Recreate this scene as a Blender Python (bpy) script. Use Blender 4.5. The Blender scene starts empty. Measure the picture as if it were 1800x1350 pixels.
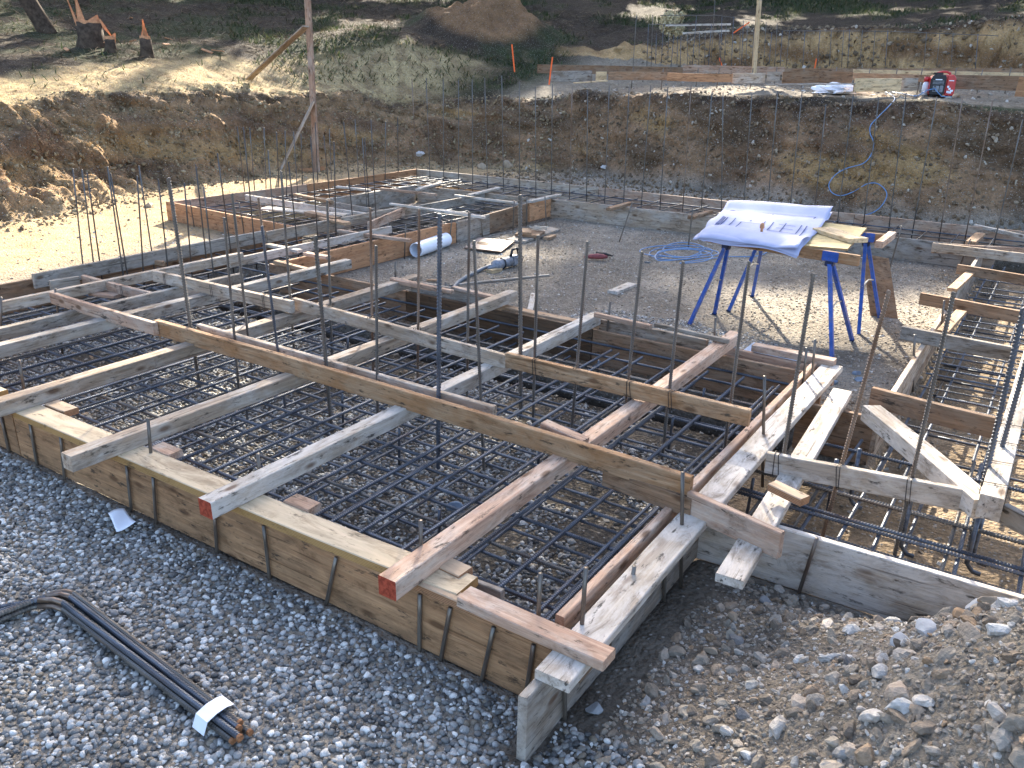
import bpy, bmesh, math, random
import numpy as np
from mathutils import Vector, Matrix, noise as mnoise
R = math.radians
random.seed(7); RNG = np.random.default_rng(7)
scene = bpy.context.scene
COL = scene.collection
# ------------------------------------------------------------ camera
F_PX, PITCH, ROLL, YAW, CAMH = 1452.43, 0.367803, 0.019628, 2.147467, 2.3
def cam_axes():
    F = Vector((math.cos(PITCH)*math.cos(YAW), math.cos(PITCH)*math.sin(YAW), -math.sin(PITCH)))
    Rt = F.cross(Vector((0, 0, 1))).normalized(); U = Rt.cross(F)
    c, s = math.cos(ROLL), math.sin(ROLL)
    return c*Rt + s*U, -s*Rt + c*U, F
CR, CU, CF = cam_axes()
cd = bpy.data.cameras.new('camera'); cam = bpy.data.objects.new('camera', cd); COL.objects.link(cam)
cam.matrix_world = Matrix(((CR.x, CU.x, -CF.x, 0), (CR.y, CU.y, -CF.y, 0), (CR.z, CU.z, -CF.z, CAMH), (0, 0, 0, 1)))
cd.sensor_width = 36; cd.lens = 36*F_PX/1800; cd.clip_end = 2000; cd.clip_start = .05
scene.camera = cam
# ------------------------------------------------------------ light
SUN_EL, SUN_AZ = R(27), R(121)          # direction towards the sun, counter-clockwise from +X
world = bpy.data.worlds.new('World'); scene.world = world; world.use_nodes = True
nt = world.node_tree; bg = nt.nodes['Background']
sky = nt.nodes.new('ShaderNodeTexSky'); sky.sky_type = 'NISHITA'; sky.sun_disc = False
sky.sun_elevation = SUN_EL; sky.sun_rotation = math.pi/2 - SUN_AZ
sky.air_density = .7; sky.dust_density = 2.5; sky.ozone_density = .4
nt.links.new(sky.outputs[0], bg.inputs[0]); bg.inputs[1].default_value = 0.15
sd = bpy.data.lights.new('sun', 'SUN'); sd.energy = 5.0; sd.angle = R(.53); sd.color = (1, .9, .74)
sun = bpy.data.objects.new('sun', sd); COL.objects.link(sun)
SDIR = Vector((math.cos(SUN_EL)*math.cos(SUN_AZ), math.cos(SUN_EL)*math.sin(SUN_AZ), math.sin(SUN_EL)))
sun.rotation_euler = SDIR.to_track_quat('Z', 'Y').to_euler()
vs = scene.view_settings; vs.view_transform = 'Standard'; vs.look = 'None'; vs.gamma = 1; vs.exposure = 2.3
# ------------------------------------------------------------ helpers
def ray(px, py):
    return CR*((px-900)/F_PX) - CU*((py-675)/F_PX) + CF
def W(px, py, z=0.0):
    """the point of the horizontal plane at height z seen at photo pixel px, py"""
    d = ray(px, py); t = (z-CAMH)/d.z
    return Vector((d.x*t, d.y*t, z))
def WD(px, py, D):
    d = ray(px, py); t = D/math.hypot(d.x, d.y)
    return Vector((d.x*t, d.y*t, CAMH+d.z*t))
def WY(px, py, Y):
    d = ray(px, py); t = Y/d.y
    return Vector((d.x*t, Y, CAMH+d.z*t))
ORD = ['first','second','third','fourth','fifth','sixth','seventh','eighth','ninth','tenth','eleventh','twelfth','thirteenth','fourteenth','fifteenth','sixteenth','seventeenth','eighteenth','nineteenth']
TEN = {2:'twenti',3:'thirti',4:'forti',5:'fifti'}; TENC = {2:'twenty',3:'thirty',4:'forty',5:'fifty'}
def nth(i):
    i += 1
    if i < 20: return ORD[i-1]
    t, u = divmod(i, 10)
    return TEN[t]+'eth' if u == 0 else TENC[t]+'-'+ORD[u-1]
def tag(o, label=None, cat=None, group=None, kind=None):
    if label: o['label'] = label
    if cat: o['category'] = cat
    if group: o['group'] = group
    if kind: o['kind'] = kind
    return o
def link(name, me, mat=None, parent=None):
    o = bpy.data.objects.new(name, me); COL.objects.link(o)
    if mat and me and not me.materials: me.materials.append(mat)
    if parent: o.parent = parent
    return o
def empty(name, loc, rz=0):
    o = bpy.data.objects.new(name, None); COL.objects.link(o); o.location = loc; o.rotation_euler = (0, 0, rz)
    o.empty_display_size = .1
    return o
def mesh_np(name, V, Fq, smooth=True):
    V = np.asarray(V, np.float32); Fq = np.asarray(Fq, np.int32); k = Fq.shape[1]
    me = bpy.data.meshes.new(name)
    me.vertices.add(len(V)); me.vertices.foreach_set('co', V.ravel())
    me.loops.add(Fq.size); me.loops.foreach_set('vertex_index', Fq.ravel())
    me.polygons.add(len(Fq)); me.polygons.foreach_set('loop_start', np.arange(len(Fq), dtype=np.int32)*k)
    me.update(calc_edges=True); me.validate()
    me.polygons.foreach_set('use_smooth', [smooth]*len(me.polygons))
    return me
def mesh_py(name, V, Fs, smooth=False):
    me = bpy.data.meshes.new(name); me.from_pydata([tuple(v) for v in V], [], Fs); me.update()
    if smooth: me.polygons.foreach_set('use_smooth', [True]*len(me.polygons))
    return me
class MB:
    def __init__(s): s.v = []; s.f = []
    def ring_tube(s, pts, rad, n=8, cap=True, twist=0):
        pts = [Vector(p) for p in pts]; base = len(s.v); m = len(pts)
        up = None
        for i, p in enumerate(pts):
            d = (pts[min(i+1, m-1)] - pts[max(i-1, 0)]).normalized()
            if up is None:
                up = d.orthogonal().normalized()
            up = (up - d*up.dot(d)).normalized(); b = d.cross(up)
            r = rad[i] if isinstance(rad, (list, tuple)) else rad
            for k in range(n):
                a = 2*math.pi*k/n + twist
                s.v.append(p + up*(math.cos(a)*r) + b*(math.sin(a)*r))
        for i in range(m-1):
            for k in range(n):
                a = base+i*n+k; b2 = base+i*n+(k+1) % n
                s.f.append((a, b2, b2+n, a+n))
        if cap:
            s.f.append(tuple(base+k for k in range(n))[::-1]); s.f.append(tuple(base+(m-1)*n+k for k in range(n)))
        return s
    def box(s, c, sz, M=None, bev=0.0):
        c = Vector(c); x, y, z = [q/2 for q in sz]; base = len(s.v)
        bm = bmesh.new(); bmesh.ops.create_cube(bm, size=1)
        for v in bm.verts: v.co = Vector((v.co.x*sz[0], v.co.y*sz[1], v.co.z*sz[2]))
        if bev: bmesh.ops.bevel(bm, geom=bm.edges[:], offset=bev, segments=2, affect='EDGES')
        bm.verts.ensure_lookup_table()
        for v in bm.verts: s.v.append(c + (M @ v.co if M else v.co))
        for f in bm.faces: s.f.append(tuple(base+v.index for v in f.verts))
        bm.free(); return s
    def prism(s, poly, z0, z1):
        n = len(poly); base = len(s.v)
        for z in (z0, z1):
            for p in poly: s.v.append(Vector((p[0], p[1], z)))
        s.f.append(tuple(range(base, base+n))[::-1]); s.f.append(tuple(range(base+n, base+2*n)))
        for k in range(n):
            a, b = base+k, base+(k+1) % n; s.f.append((a, b, b+n, a+n))
        return s
    def build(s, name, mat, parent=None, smooth=False):
        me = mesh_py(name, s.v, s.f, smooth)
        return link(name, me, mat, parent)
# ------------------------------------------------------------ node helpers
def newmat(name, rough=.8, spec=.3):
    m = bpy.data.materials.new(name); m.use_nodes = True
    b = m.node_tree.nodes['Principled BSDF']; b.inputs['Roughness'].default_value = rough
    b.inputs['Specular IOR Level'].default_value = spec
    return m, m.node_tree, b
def N(t, typ, **kw):
    n = t.nodes.new(typ)
    for k, v in kw.items():
        if k in n.inputs and not hasattr(n, k): n.inputs[k].default_value = v
        else: setattr(n, k, v)
    return n
def ramp(t, fac, stops):
    r = t.nodes.new('ShaderNodeValToRGB'); el = r.color_ramp.elements
    while len(el) < len(stops): el.new(.5)
    for e, (p, c) in zip(el, stops):
        e.position = p; e.color = (*c, 1) if len(c) == 3 else c
    t.links.new(fac, r.inputs[0]); return r.outputs[0]
def mix(t, fac, a, b, mode='MIX'):
    m = t.nodes.new('ShaderNodeMix'); m.data_type = 'RGBA'; m.blend_type = mode
    for sock, v in ((m.inputs[0], fac), (m.inputs[6], a), (m.inputs[7], b)):
        if hasattr(v, 'links'): t.links.new(v, sock)
        elif isinstance(v, (int, float)): sock.default_value = v
        else: sock.default_value = (*v, 1)
    return m.outputs[2]
def noise(t, vec, scale, detail=4, rough=.6, dist=0):
    n = t.nodes.new('ShaderNodeTexNoise'); n.inputs['Scale'].default_value = scale; n.inputs['Detail'].default_value = detail
    n.inputs['Roughness'].default_value = rough; n.inputs['Distortion'].default_value = dist
    t.links.new(vec, n.inputs['Vector']); return n.outputs['Fac']
def mapping(t, vec, scale, off=None):
    n = t.nodes.new('ShaderNodeMapping'); n.inputs['Scale'].default_value = scale
    t.links.new(vec, n.inputs['Vector'])
    if off is not None: t.links.new(off, n.inputs['Location'])
    return n.outputs[0]
def bump(t, b, h, strength=.4, dist=.01):
    n = t.nodes.new('ShaderNodeBump'); n.inputs['Strength'].default_value = strength; n.inputs['Distance'].default_value = dist
    t.links.new(h, n.inputs['Height']); t.links.new(n.outputs[0], b.inputs['Normal'])
def wood(name, light, dark, stain, stain_amt=.5, knots=.5, rough=.8, grain=48, dirt=(.03, .025, .02)):
    m, t, b = newmat(name, rough, .2)
    tc = t.nodes.new('ShaderNodeTexCoord'); oi = t.nodes.new('ShaderNodeObjectInfo')
    off = N(t, 'ShaderNodeVectorMath', operation='SCALE'); off.inputs[0].default_value = (37, 11, 23); t.links.new(oi.outputs['Random'], off.inputs['Scale'])
    p = tc.outputs['Object']
    v = mapping(t, p, (1.2, grain, grain), off.outputs[0])
    g = noise(t, v, 1.0, 5, .65, .8)
    v2 = mapping(t, p, (.8, 7, 7), off.outputs[0]); g2 = noise(t, v2, 1.6, 3, .55, 1.5)
    c = ramp(t, g, [(.28, dark), (.5, tuple((a+c_)/2 for a, c_ in zip(light, dark))), (.66, light)])
    c = mix(t, ramp(t, g2, [(.42, (0, 0, 0)), (.62, (.55, .55, .55))]), c, tuple(x*.62 for x in light))
    v3 = mapping(t, p, (2.2, 5, 5), off.outputs[0]); s = noise(t, v3, 1.3, 6, .7, .4)
    c = mix(t, ramp(t, s, [(.55-.25*stain_amt, (0, 0, 0)), (.72-.2*stain_amt, (.85*min(1, stain_amt*1.6),)*3)]), c, stain)
    # knots and nail marks
    vo = t.nodes.new('ShaderNodeTexVoronoi'); vo.inputs['Scale'].default_value = 1; vo.inputs['Randomness'].default_value = 1
    t.links.new(mapping(t, p, (3.0, 7.5, 7.5), off.outputs[0]), vo.inputs['Vector'])
    c = mix(t, ramp(t, vo.outputs['Distance'], [(.05+.05*knots, (.8, .8, .8)), (.12+.09*knots, (0, 0, 0))]), c, (.09, .045, .022))
    s2 = noise(t, mapping(t, p, (9, 30, 30), off.outputs[0]), 1.0, 4, .7, 0)
    c = mix(t, ramp(t, s2, [(.585, (0, 0, 0)), (.68, (.85, .85, .85))]), c, dirt)
    s4 = noise(t, mapping(t, p, (2.5, 9, 9), off.outputs[0]), 1.4, 6, .75, 1.0)
    c = mix(t, 1.0, c, ramp(t, s4, [(.30, (.42, .38, .34)), (.48, (.95, .94, .93)), (.7, (1.12, 1.1, 1.06))]), 'MULTIPLY')
    # cracks running along the grain
    s3 = noise(t, mapping(t, p, (1.6, 60, 60), off.outputs[0]), 1.0, 2, .5, .3)
    c = mix(t, ramp(t, s3, [(.66, (0, 0, 0)), (.71, (.6, .6, .6))]), c, tuple(x*.25 for x in dark))
    hv = t.nodes.new('ShaderNodeHueSaturation'); hv.inputs['Saturation'].default_value = 1.0; t.links.new(c, hv.inputs['Color'])
    mr = N(t, 'ShaderNodeMapRange'); mr.inputs['To Min'].default_value = .84; mr.inputs['To Max'].default_value = 1.24
    t.links.new(oi.outputs['Random'], mr.inputs[0]); t.links.new(mr.outputs[0], hv.inputs['Value'])
    t.links.new(hv.outputs[0], b.inputs['Base Color'])
    ad = N(t, 'ShaderNodeMath', operation='ADD'); t.links.new(g, ad.inputs[0])
    mu = N(t, 'ShaderNodeMath', operation='MULTIPLY'); t.links.new(s3, mu.inputs[0]); mu.inputs[1].default_value = -1.0
    t.links.new(mu.outputs[0], ad.inputs[1]); bump(t, b, ad.outputs[0], .55, .004)
    return m
def simple(name, col, rough=.6, spec=.3, var=.25, scale=12, metal=0, b_=0.15):
    m, t, b = newmat(name, rough, spec); b.inputs['Metallic'].default_value = metal
    tc = t.nodes.new('ShaderNodeTexCoord'); n = noise(t, tc.outputs['Object'], scale, 5, .65)
    c = ramp(t, n, [(.3, tuple(x*(1-var) for x in col)), (.7, tuple(min(1, x*(1+var)) for x in col))])
    t.links.new(c, b.inputs['Base Color'])
    if b_: bump(t, b, n, b_, .003)
    return m
def rebar_mat(name, c1, c2, rust=.4):
    m, t, b = newmat(name, .38, .6); b.inputs['Metallic'].default_value = .45
    tc = t.nodes.new('ShaderNodeTexCoord'); oi = t.nodes.new('ShaderNodeObjectInfo')
    off = N(t, 'ShaderNodeVectorMath', operation='SCALE'); off.inputs[0].default_value = (31, 17, 5); t.links.new(oi.outputs['Random'], off.inputs['Scale'])
    v = mapping(t, tc.outputs['Object'], (2.5, 30, 30), off.outputs[0])
    c = ramp(t, noise(t, v, 1.5, 4, .6), [(.35, c1), (.65, c2)])
    c = mix(t, ramp(t, noise(t, v, .9, 6, .7), [(.62-.2*rust, (0, 0, 0)), (.76-.1*rust, (.8, .8, .8))]), c, (.10, .05, .028))
    t.links.new(c, b.inputs['Base Color']); return m
M = {}
M['weath'] = wood('weathered_timber', (.46, .36, .26), (.20, .14, .095), (.50, .47, .42), .40, .6)
M['white'] = wood('cement_white_timber', (.48, .41, .32), (.25, .19, .14), (.55, .51, .455), .70, .5)
M['fir'] = wood('fir_timber', (.50, .33, .195), (.29, .165, .09), (.44, .36, .27), .3, .5)
M['pink'] = wood('pinkish_fir', (.50, .34, .235), (.30, .175, .115), (.50, .45, .38), .38, .5)
M['brown'] = wood('brown_timber', (.33, .20, .115), (.15, .085, .048), (.27, .21, .15), .45, .5)
M['form'] = wood('amber_form_board', (.44, .26, .135), (.24, .125, .06), (.13, .08, .045), .42, .7)
M['orange'] = wood('orange_form_board', (.53, .29, .15), (.38, .18, .085), (.42, .27, .16), .25, .5)
M['pale'] = wood('pale_pine', (.66, .50, .30), (.52, .35, .18), (.52, .44, .31), .3, .25)
M['grey'] = wood('grey_form_board', (.31, .255, .195), (.15, .115, .085), (.36, .335, .295), .6, .5)
M['mould'] = wood('stained_timber', (.46, .31, .185), (.25, .145, .075), (.27, .125, .045), .5, .5)
M['dark'] = wood('shade_stain_board', (.15, .09, .05), (.06, .035, .02), (.10, .075, .05), .4, .4)  # dark tone holding the shade of an inner form; also used for a stain
M['redend'] = simple('red_end_paint', (.30, .060, .032), .85, .1, .5, 50)
M['bar'] = rebar_mat('rebar_steel', (.042, .049, .062), (.12, .137, .163), .3)
M['barw'] = rebar_mat('rebar_dusty', (.075, .070, .063), (.16, .148, .13), .45)
M['bard'] = rebar_mat('rebar_dark', (.05, .042, .036), (.11, .095, .08), .5)
M['barrust'] = rebar_mat('rebar_rusty', (.16, .10, .06), (.24, .19, .15), .9)
M['rustend'] = simple('rusty_bar_end', (.26, .12, .055), .8, .2, .4, 60)
M['pin'] = rebar_mat('form_pin_steel', (.09, .075, .06), (.20, .17, .135), .7)
M['wire'] = simple('tie_wire', (.035, .03, .028), .6, .4, .2, 40, .5)
def chipped():
    m = simple('chipped_blue_paint', (.014, .075, .33), .42, .5, .3, 14, 0, .05); t = m.node_tree; b = t.nodes['Principled BSDF']; c = b.inputs['Base Color'].links[0].from_socket
    tc = t.nodes.new('ShaderNodeTexCoord'); n = noise(t, tc.outputs['Object'], 26, 6, .75); n2 = noise(t, tc.outputs['Object'], 9, 5, .7)
    c = mix(t, ramp(t, n, [(.60, (0, 0, 0)), (.66, (1, 1, 1))]), c, (.22, .19, .16)); c = mix(t, ramp(t, n2, [(.5, (0, 0, 0)), (.75, (.6, .6, .6))]), c, (.20, .17, .13))
    t.links.new(c, b.inputs['Base Color']); return m
M['blue'] = chipped()
M['bluedk'] = simple('dark_blue_steel', (.008, .018, .06), .5, .5, .3, 25, 0, .05)
M['galv'] = simple('galvanised_strap', (.45, .42, .36), .45, .5, .2, 25, .6, .05)
M['hose'] = simple('blue_air_hose', (.11, .23, .42), .4, .5, .15, 10, 0, 0)
M['pvc'] = simple('white_pvc', (.80, .83, .88), .35, .5, .05, 6, 0, .03)
M['paper'] = simple('drawing_paper', (.40, .42, .56), .85, .15, .06, 8, 0, .05)
M['red'] = simple('red_plastic', (.50, .03, .03), .3, .5, .15, 8, 0, 0)
M['dullred'] = simple('dusty_red_plastic', (.22, .06, .06), .6, .3, .3, 20, 0, 0)
M['black'] = simple('black_plastic', (.012, .012, .014), .45, .4, .3, 20, 0, .05)
M['grey_metal'] = simple('grey_tool_metal', (.20, .215, .24), .5, .5, .4, 30, .3, .1)
M['rubber'] = simple('grey_rubber_hose', (.13, .15, .17), .6, .3, .25, 12, 0, .1)
M['marker'] = simple('orange_marker_paint', (.85, .14, .03), .6, .3, .1, 10, 0, 0)
M['white_pl'] = simple('white_plastic_bag', (.80, .80, .82), .35, .5, .1, 10, 0, .5)
M['bark'] = simple('tree_bark', (.07, .05, .035), .9, .1, .6, 9, 0, .8)
M['cutwood'] = simple('fresh_cut_wood', (.52, .26, .13), .7, .2, .3, 18, 0, .3)
M['leaf'] = simple('tree_foliage', (.035, .06, .018), .7, .2, .5, 3, 0, 0)
M['shrub'] = simple('dry_seed_head', (.50, .43, .26), .8, .1, .3, 12, 0, 0)
M['ink'] = simple('grey_ink', (.11, .13, .24), .8, .1, .05, 8, 0, 0)
M['clear'] = simple('translucent_sheet', (.55, .60, .66), .5, .4, .06, 8, 0, 0)
# plywood edges show layers
def ply(name, face, a, b_):
    m, t, b = newmat(name, .75, .2); tc = t.nodes.new('ShaderNodeTexCoord')
    sx = N(t, 'ShaderNodeSeparateXYZ'); t.links.new(tc.outputs['Object'], sx.inputs[0])
    w = N(t, 'ShaderNodeMath', operation='MULTIPLY'); t.links.new(sx.outputs['Z'], w.inputs[0]); w.inputs[1].default_value = 130
    fr = N(t, 'ShaderNodeMath', operation='FRACT'); t.links.new(w.outputs[0], fr.inputs[0])
    lay = ramp(t, fr.outputs[0], [(.45, a), (.55, b_)])
    g = noise(t, mapping(t, tc.outputs['Object'], (2, 22, 22)), 1, 5, .6, .6)
    fc = ramp(t, g, [(.3, tuple(x*.72 for x in face)), (.65, face)])
    ge = N(t, 'ShaderNodeNewGeometry'); s2 = N(t, 'ShaderNodeSeparateXYZ'); t.links.new(ge.outputs['Normal'], s2.inputs[0])
    ab = N(t, 'ShaderNodeMath', operation='ABSOLUTE'); t.links.new(s2.outputs['Z'], ab.inputs[0])
    gt = N(t, 'ShaderNodeMath', operation='GREATER_THAN'); t.links.new(ab.outputs[0], gt.inputs[0]); gt.inputs[1].default_value = .6
    oi = t.nodes.new('ShaderNodeObjectInfo'); off = N(t, 'ShaderNodeVectorMath', operation='SCALE'); off.inputs[0].default_value = (17, 9, 5); t.links.new(oi.outputs['Random'], off.inputs['Scale'])
    s4 = noise(t, mapping(t, tc.outputs['Object'], (2.2, 8, 8), off.outputs[0]), 1.3, 6, .75, .8); s5 = noise(t, mapping(t, tc.outputs['Object'], (8, 26, 26), off.outputs[0]), 1, 4, .7)
    cc_ = mix(t, 1.0, mix(t, gt.outputs[0], lay, fc), ramp(t, s4, [(.30, (.45, .40, .35)), (.50, (.96, .95, .94)), (.72, (1.1, 1.08, 1.05))]), 'MULTIPLY')
    cc_ = mix(t, ramp(t, s5, [(.60, (0, 0, 0)), (.68, (.7, .7, .7))]), cc_, (.06, .045, .03))
    t.links.new(cc_, b.inputs['Base Color']); bump(t, b, g, .3, .002)
    return m
M['ply'] = ply('plywood_block', (.50, .37, .25), (.42, .24, .13), (.20, .10, .05))
M['plyy'] = ply('yellow_plywood', (.55, .44, .22), (.42, .28, .14), (.22, .13, .06))
M['lvl'] = ply('laminated_cap', (.60, .48, .32), (.42, .26, .10), (.30, .17, .065))
M['plyp'] = ply('pinkish_plywood', (.42, .33, .28), (.20, .13, .09), (.10, .06, .04))
# ------------------------------------------------------------ timber
def beam_mesh(L, w, h, warp=.002, ch=.004, red=False, seed=0):
    n = max(3, int(L/.12)); rs = random.Random(seed*7+int(L*1000))
    prof = [(-w/2+ch, 0), (w/2-ch, 0), (w/2, -ch), (w/2, -h+ch), (w/2-ch, -h), (-w/2+ch, -h), (-w/2, -h+ch), (-w/2, -ch)]
    V, Fc = [], []
    warp = warp*min(1, L); a1, a2, p1, p2 = rs.uniform(-1, 1), rs.uniform(-1, 1), rs.uniform(0, 6), rs.uniform(0, 6)
    for i in range(n+1):
        x = L*i/n; u = i/n
        bow = math.sin(u*math.pi)*warp*3*a1; bz = math.sin(u*math.pi)*warp*2*a2
        for (y, z) in prof:
            q = Vector((x*3+seed*3.1, y*20, z*20))
            d = mnoise.noise(q)*warp*.6
            V.append((x + (mnoise.noise(q*2+Vector((9, 9, 9)))*.002 if i in (0, n) else 0), y+bow+d*(1 if y > 0 else -1), z+bz+d*.5))
    for i in range(n):
        for k in range(8):
            a, b = i*8+k, i*8+(k+1) % 8
            Fc.append((a, a+8, b+8, b))
    Fc.append(tuple(range(8))); Fc.append(tuple(range(n*8, n*8+8))[::-1])
    me = mesh_py('timber', V, Fc)
    return me
BN = [0]
def beam(name, a, b, w, h, mat, label, cat='timber', group=None, red=False, warp=.002):
    """timber whose top centre line runs from a to b"""
    a, b = Vector(a), Vector(b); d = b-a; L = d.length; BN[0] += 1
    me = beam_mesh(L, w, h, warp, min(.004, w*.12), seed=BN[0])
    me.materials.append(M[mat])
    if red:
        me.materials.append(M['redend']); me.polygons[len(me.polygons)-2].material_index = 1
    o = bpy.data.objects.new(name, me); COL.objects.link(o)
    dx = d.normalized(); dy = Vector((0, 0, 1)).cross(dx).normalized(); dz = dx.cross(dy)
    o.matrix_world = Matrix(((dx.x, dy.x, dz.x, a.x), (dx.y, dy.y, dz.y, a.y), (dx.z, dy.z, dz.z, a.z), (0, 0, 0, 1)))
    return tag(o, label, cat, group)
def pbeam(name, p0, p1, z, w, h, mat, label, cat='timber', group=None, z1=None, **kw):
    """as beam, from photo pixels of the top edge on the camera's side"""
    a = W(*p0, z); b = W(*p1, z if z1 is None else z1); d = (b-a); n = Vector((-d.y, d.x, 0)).normalized()
    if n.dot((a+b)/2) < 0: n = -n
    return beam(name, a+n*w/2, b+n*w/2, w, h, mat, label, cat, group, **kw)
# ------------------------------------------------------------ rebar
BC = {}
def bar_mesh(L, r, ribs=True):
    k = (round(L, 1), r, ribs)
    if k in BC: return BC[k]
    L0 = k[0]
    if ribs:
        pitch = r*1.45; n = int(L0/pitch)
        xs = np.concatenate([[0], (np.arange(n)[:, None]*pitch + np.array([.1, .45, .6, .95])*pitch).ravel(), [L0]])
        rr = np.concatenate([[r*.95], np.tile([r*.88, r*.88, r*1.13, r*1.13], n), [r*.95]])
        ns = 8
    else:
        xs = np.linspace(0, L0, 5); rr = np.full(5, r); ns = 6
    th = np.arange(ns)*2*np.pi/ns
    X = xs[:, None] + (0.55*r*np.sin(th)[None, :] if ribs else 0); X = np.clip(X, 0, L0)
    rad = rr[:, None]
    if ribs: # two long seams along the bar
        rad = np.where(np.isclose(np.abs(np.cos(th))[None, :], 1), r*1.04, rad)
    X = X*np.ones((1, ns))
    V = np.stack([X, rad*np.cos(th)[None, :], rad*np.sin(th)[None, :]], -1).reshape(-1, 3)
    m = len(xs); i = np.arange(m-1)[:, None]*ns; kk = np.arange(ns)[None, :]; k2 = (kk+1) % ns
    Fq = np.stack([i+kk, i+k2, i+k2+ns, i+kk+ns], -1).reshape(-1, 4)
    c0 = len(V); V = np.vstack([V, [[0, 0, 0], [L0, 0, 0]]])
    caps = [[c0, (q+1) % ns, q, q] for q in range(ns)]
    # end discs as quads of two sectors
    e = (m-1)*ns
    Fc = [[c0, (q+2) % ns, (q+1) % ns, q] for q in range(0, ns, 2)] + [[c0+1, e+q, e+(q+1) % ns, e+(q+2) % ns] for q in range(0, ns, 2)]
    me = mesh_np('rebar', V, np.vstack([Fq, np.array(Fc)]), smooth=not ribs)
    BC[k] = me; return me
def bar(name, a, b, r, mat, label, cat='rebar', group=None, ribs=True, parent=None):
    a, b = Vector(a), Vector(b); d = b-a; L = d.length
    me = bar_mesh(L, r, ribs)
    o = bpy.data.objects.new(name, me); COL.objects.link(o)
    if not me.materials: me.materials.append(M[mat])
    o.material_slots[0].link = 'OBJECT'; o.material_slots[0].material = M[mat]
    q = d.to_track_quat('X', 'Z'); sc = L/round(L, 1)
    o.matrix_world = Matrix.Translation(a) @ q.to_matrix().to_4x4() @ Matrix.Diagonal((sc, 1, 1, 1))
    return tag(o, label, cat, group)
def vbar(base, top, z, zb, r, mat, label, group, ribs=True, name='vertical_rebar', y=None):
    """upright bar seen at pixel base (height z above datum) whose tip is at pixel top; runs down to zb"""
    B = W(*base, z) if y is None else WY(*base, y)
    d = ray(*top)
    # tip: the point of the tip's ray in the vertical plane through B that faces the camera
    nrm = Vector((B.x, B.y, 0)).normalized()
    t = nrm.dot(Vector((B.x, B.y, 0)))/nrm.dot(d)
    T = Vector((d.x*t, d.y*t, CAMH+d.z*t)); dr = (T-B).normalized()
    if dr.z < .3: dr = Vector((0, 0, 1))
    A = B - dr*((B.z-zb)/dr.z)
    return bar(name, A, T, r, mat, label, 'rebar', group, ribs), T
# ------------------------------------------------------------ terrain
def fbm(x, y, s, oct=5, seed=0):
    x = np.asarray(x, float)*s; y = np.asarray(y, float)*s; out = np.zeros_like(x); amp = 1.0; tot = 0
    for o in range(oct):
        rs = np.random.default_rng(seed*97+o); G = rs.random((256, 256))
        xi = np.floor(x).astype(int); yi = np.floor(y).astype(int); fx = x-xi; fy = y-yi
        fx = fx*fx*(3-2*fx); fy = fy*fy*(3-2*fy)
        g = lambda a, b: G[a % 256, b % 256]
        out += amp*((g(xi, yi)*(1-fx)+g(xi+1, yi)*fx)*(1-fy)+(g(xi, yi+1)*(1-fx)+g(xi+1, yi+1)*fx)*fy - .5)
        tot += amp*.5; amp *= .5; x = x*2.03+13.7; y = y*2.03+7.1
    return out/tot
TOE = [(-13.2, -30), (-12.2, -2), (-12.3, 3), (-12.6, 5.9), (-13.3, 7.8), (-14.0, 9.9), (-14.1, 12.3), (-13.4, 14.6), (-11.8, 16.3), (-9.6, 16.6), (-7.4, 16.2), (-5.1, 15.6), (-2.9, 15.2), (-.4, 15.3), (4, 15.3), (40, 15.5)]
def sdist(x, y, P):
    """signed distance to a polyline, positive on its left side (outside the pit)"""
    best = np.full(x.shape, 1e9); sg = np.ones(x.shape)
    for (ax, ay), (bx, by) in zip(P[:-1], P[1:]):
        dx, dy = bx-ax, by-ay; L2 = dx*dx+dy*dy
        t = np.clip(((x-ax)*dx+(y-ay)*dy)/L2, 0, 1)
        qx, qy = x-(ax+t*dx), y-(ay+t*dy); d = np.hypot(qx, qy)
        s = np.sign(dx*(y-ay)-dy*(x-ax)); s = np.where(s == 0, 1, s)
        m = d < best-1e-9; best = np.where(m, d, best); sg = np.where(m, s, sg)
    return best*sg
CP = [(-14.2, 6.5, 1.36), (-15.4, 10.6, 1.5), (-15.6, 13, 1.6), (-14.6, 17, 1.72), (-12, 18.9, 1.8), (-9, 18.3, 1.84), (-5, 17.3, 1.84), (-2.6, 16.9, 1.82), (0, 17, 1.70), (4, 17, 1.68), (12, 17, 1.7),
      (-11, 20.5, 1.92), (-8, 20, 1.92), (-4, 20, 1.92), (1, 20, 1.92), (8, 20, 1.92), (-8.5, 22.6, 2.0), (-3, 22.6, 2.0), (3, 22.6, 2.0), (-13.6, 1, 1.2), (-14, -6, 1.1), (-17, 2, 1.5), (-20, -2, 2)]
for px, py, D in [(0, 150, 18.5), (0, 100, 22), (0, 40, 27), (0, 0, 31), (250, 120, 20.5), (170, 75, 24), (300, 40, 28), (500, 0, 35), (450, 120, 22), (500, 60, 26.5), (700, 95, 23), (700, 40, 28), (860, 80, 25.5), (850, 30, 30), (850, 0, 35), (1000, 80, 26), (1100, 45, 30), (1100, 0, 36)]:
    p = WD(px, py, D); CP.append((p.x, p.y, p.z))
CP2 = []
for px, py, D in [(1150, 80, 27), (1300, 52, 27), (1500, 50, 27.2), (1650, 36, 27), (1800, 28, 26.5), (1150, 30, 32), (1300, 10, 34), (1500, 0, 36), (1700, 0, 34), (1800, 0, 32), (1000, 20, 33)]:
    p = WD(px, py, D); CP2.append((p.x, p.y, p.z))
CP2 += [(6, 25.5, 4.0), (14, 25, 4.6), (14, 33, 5.8)]
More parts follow.
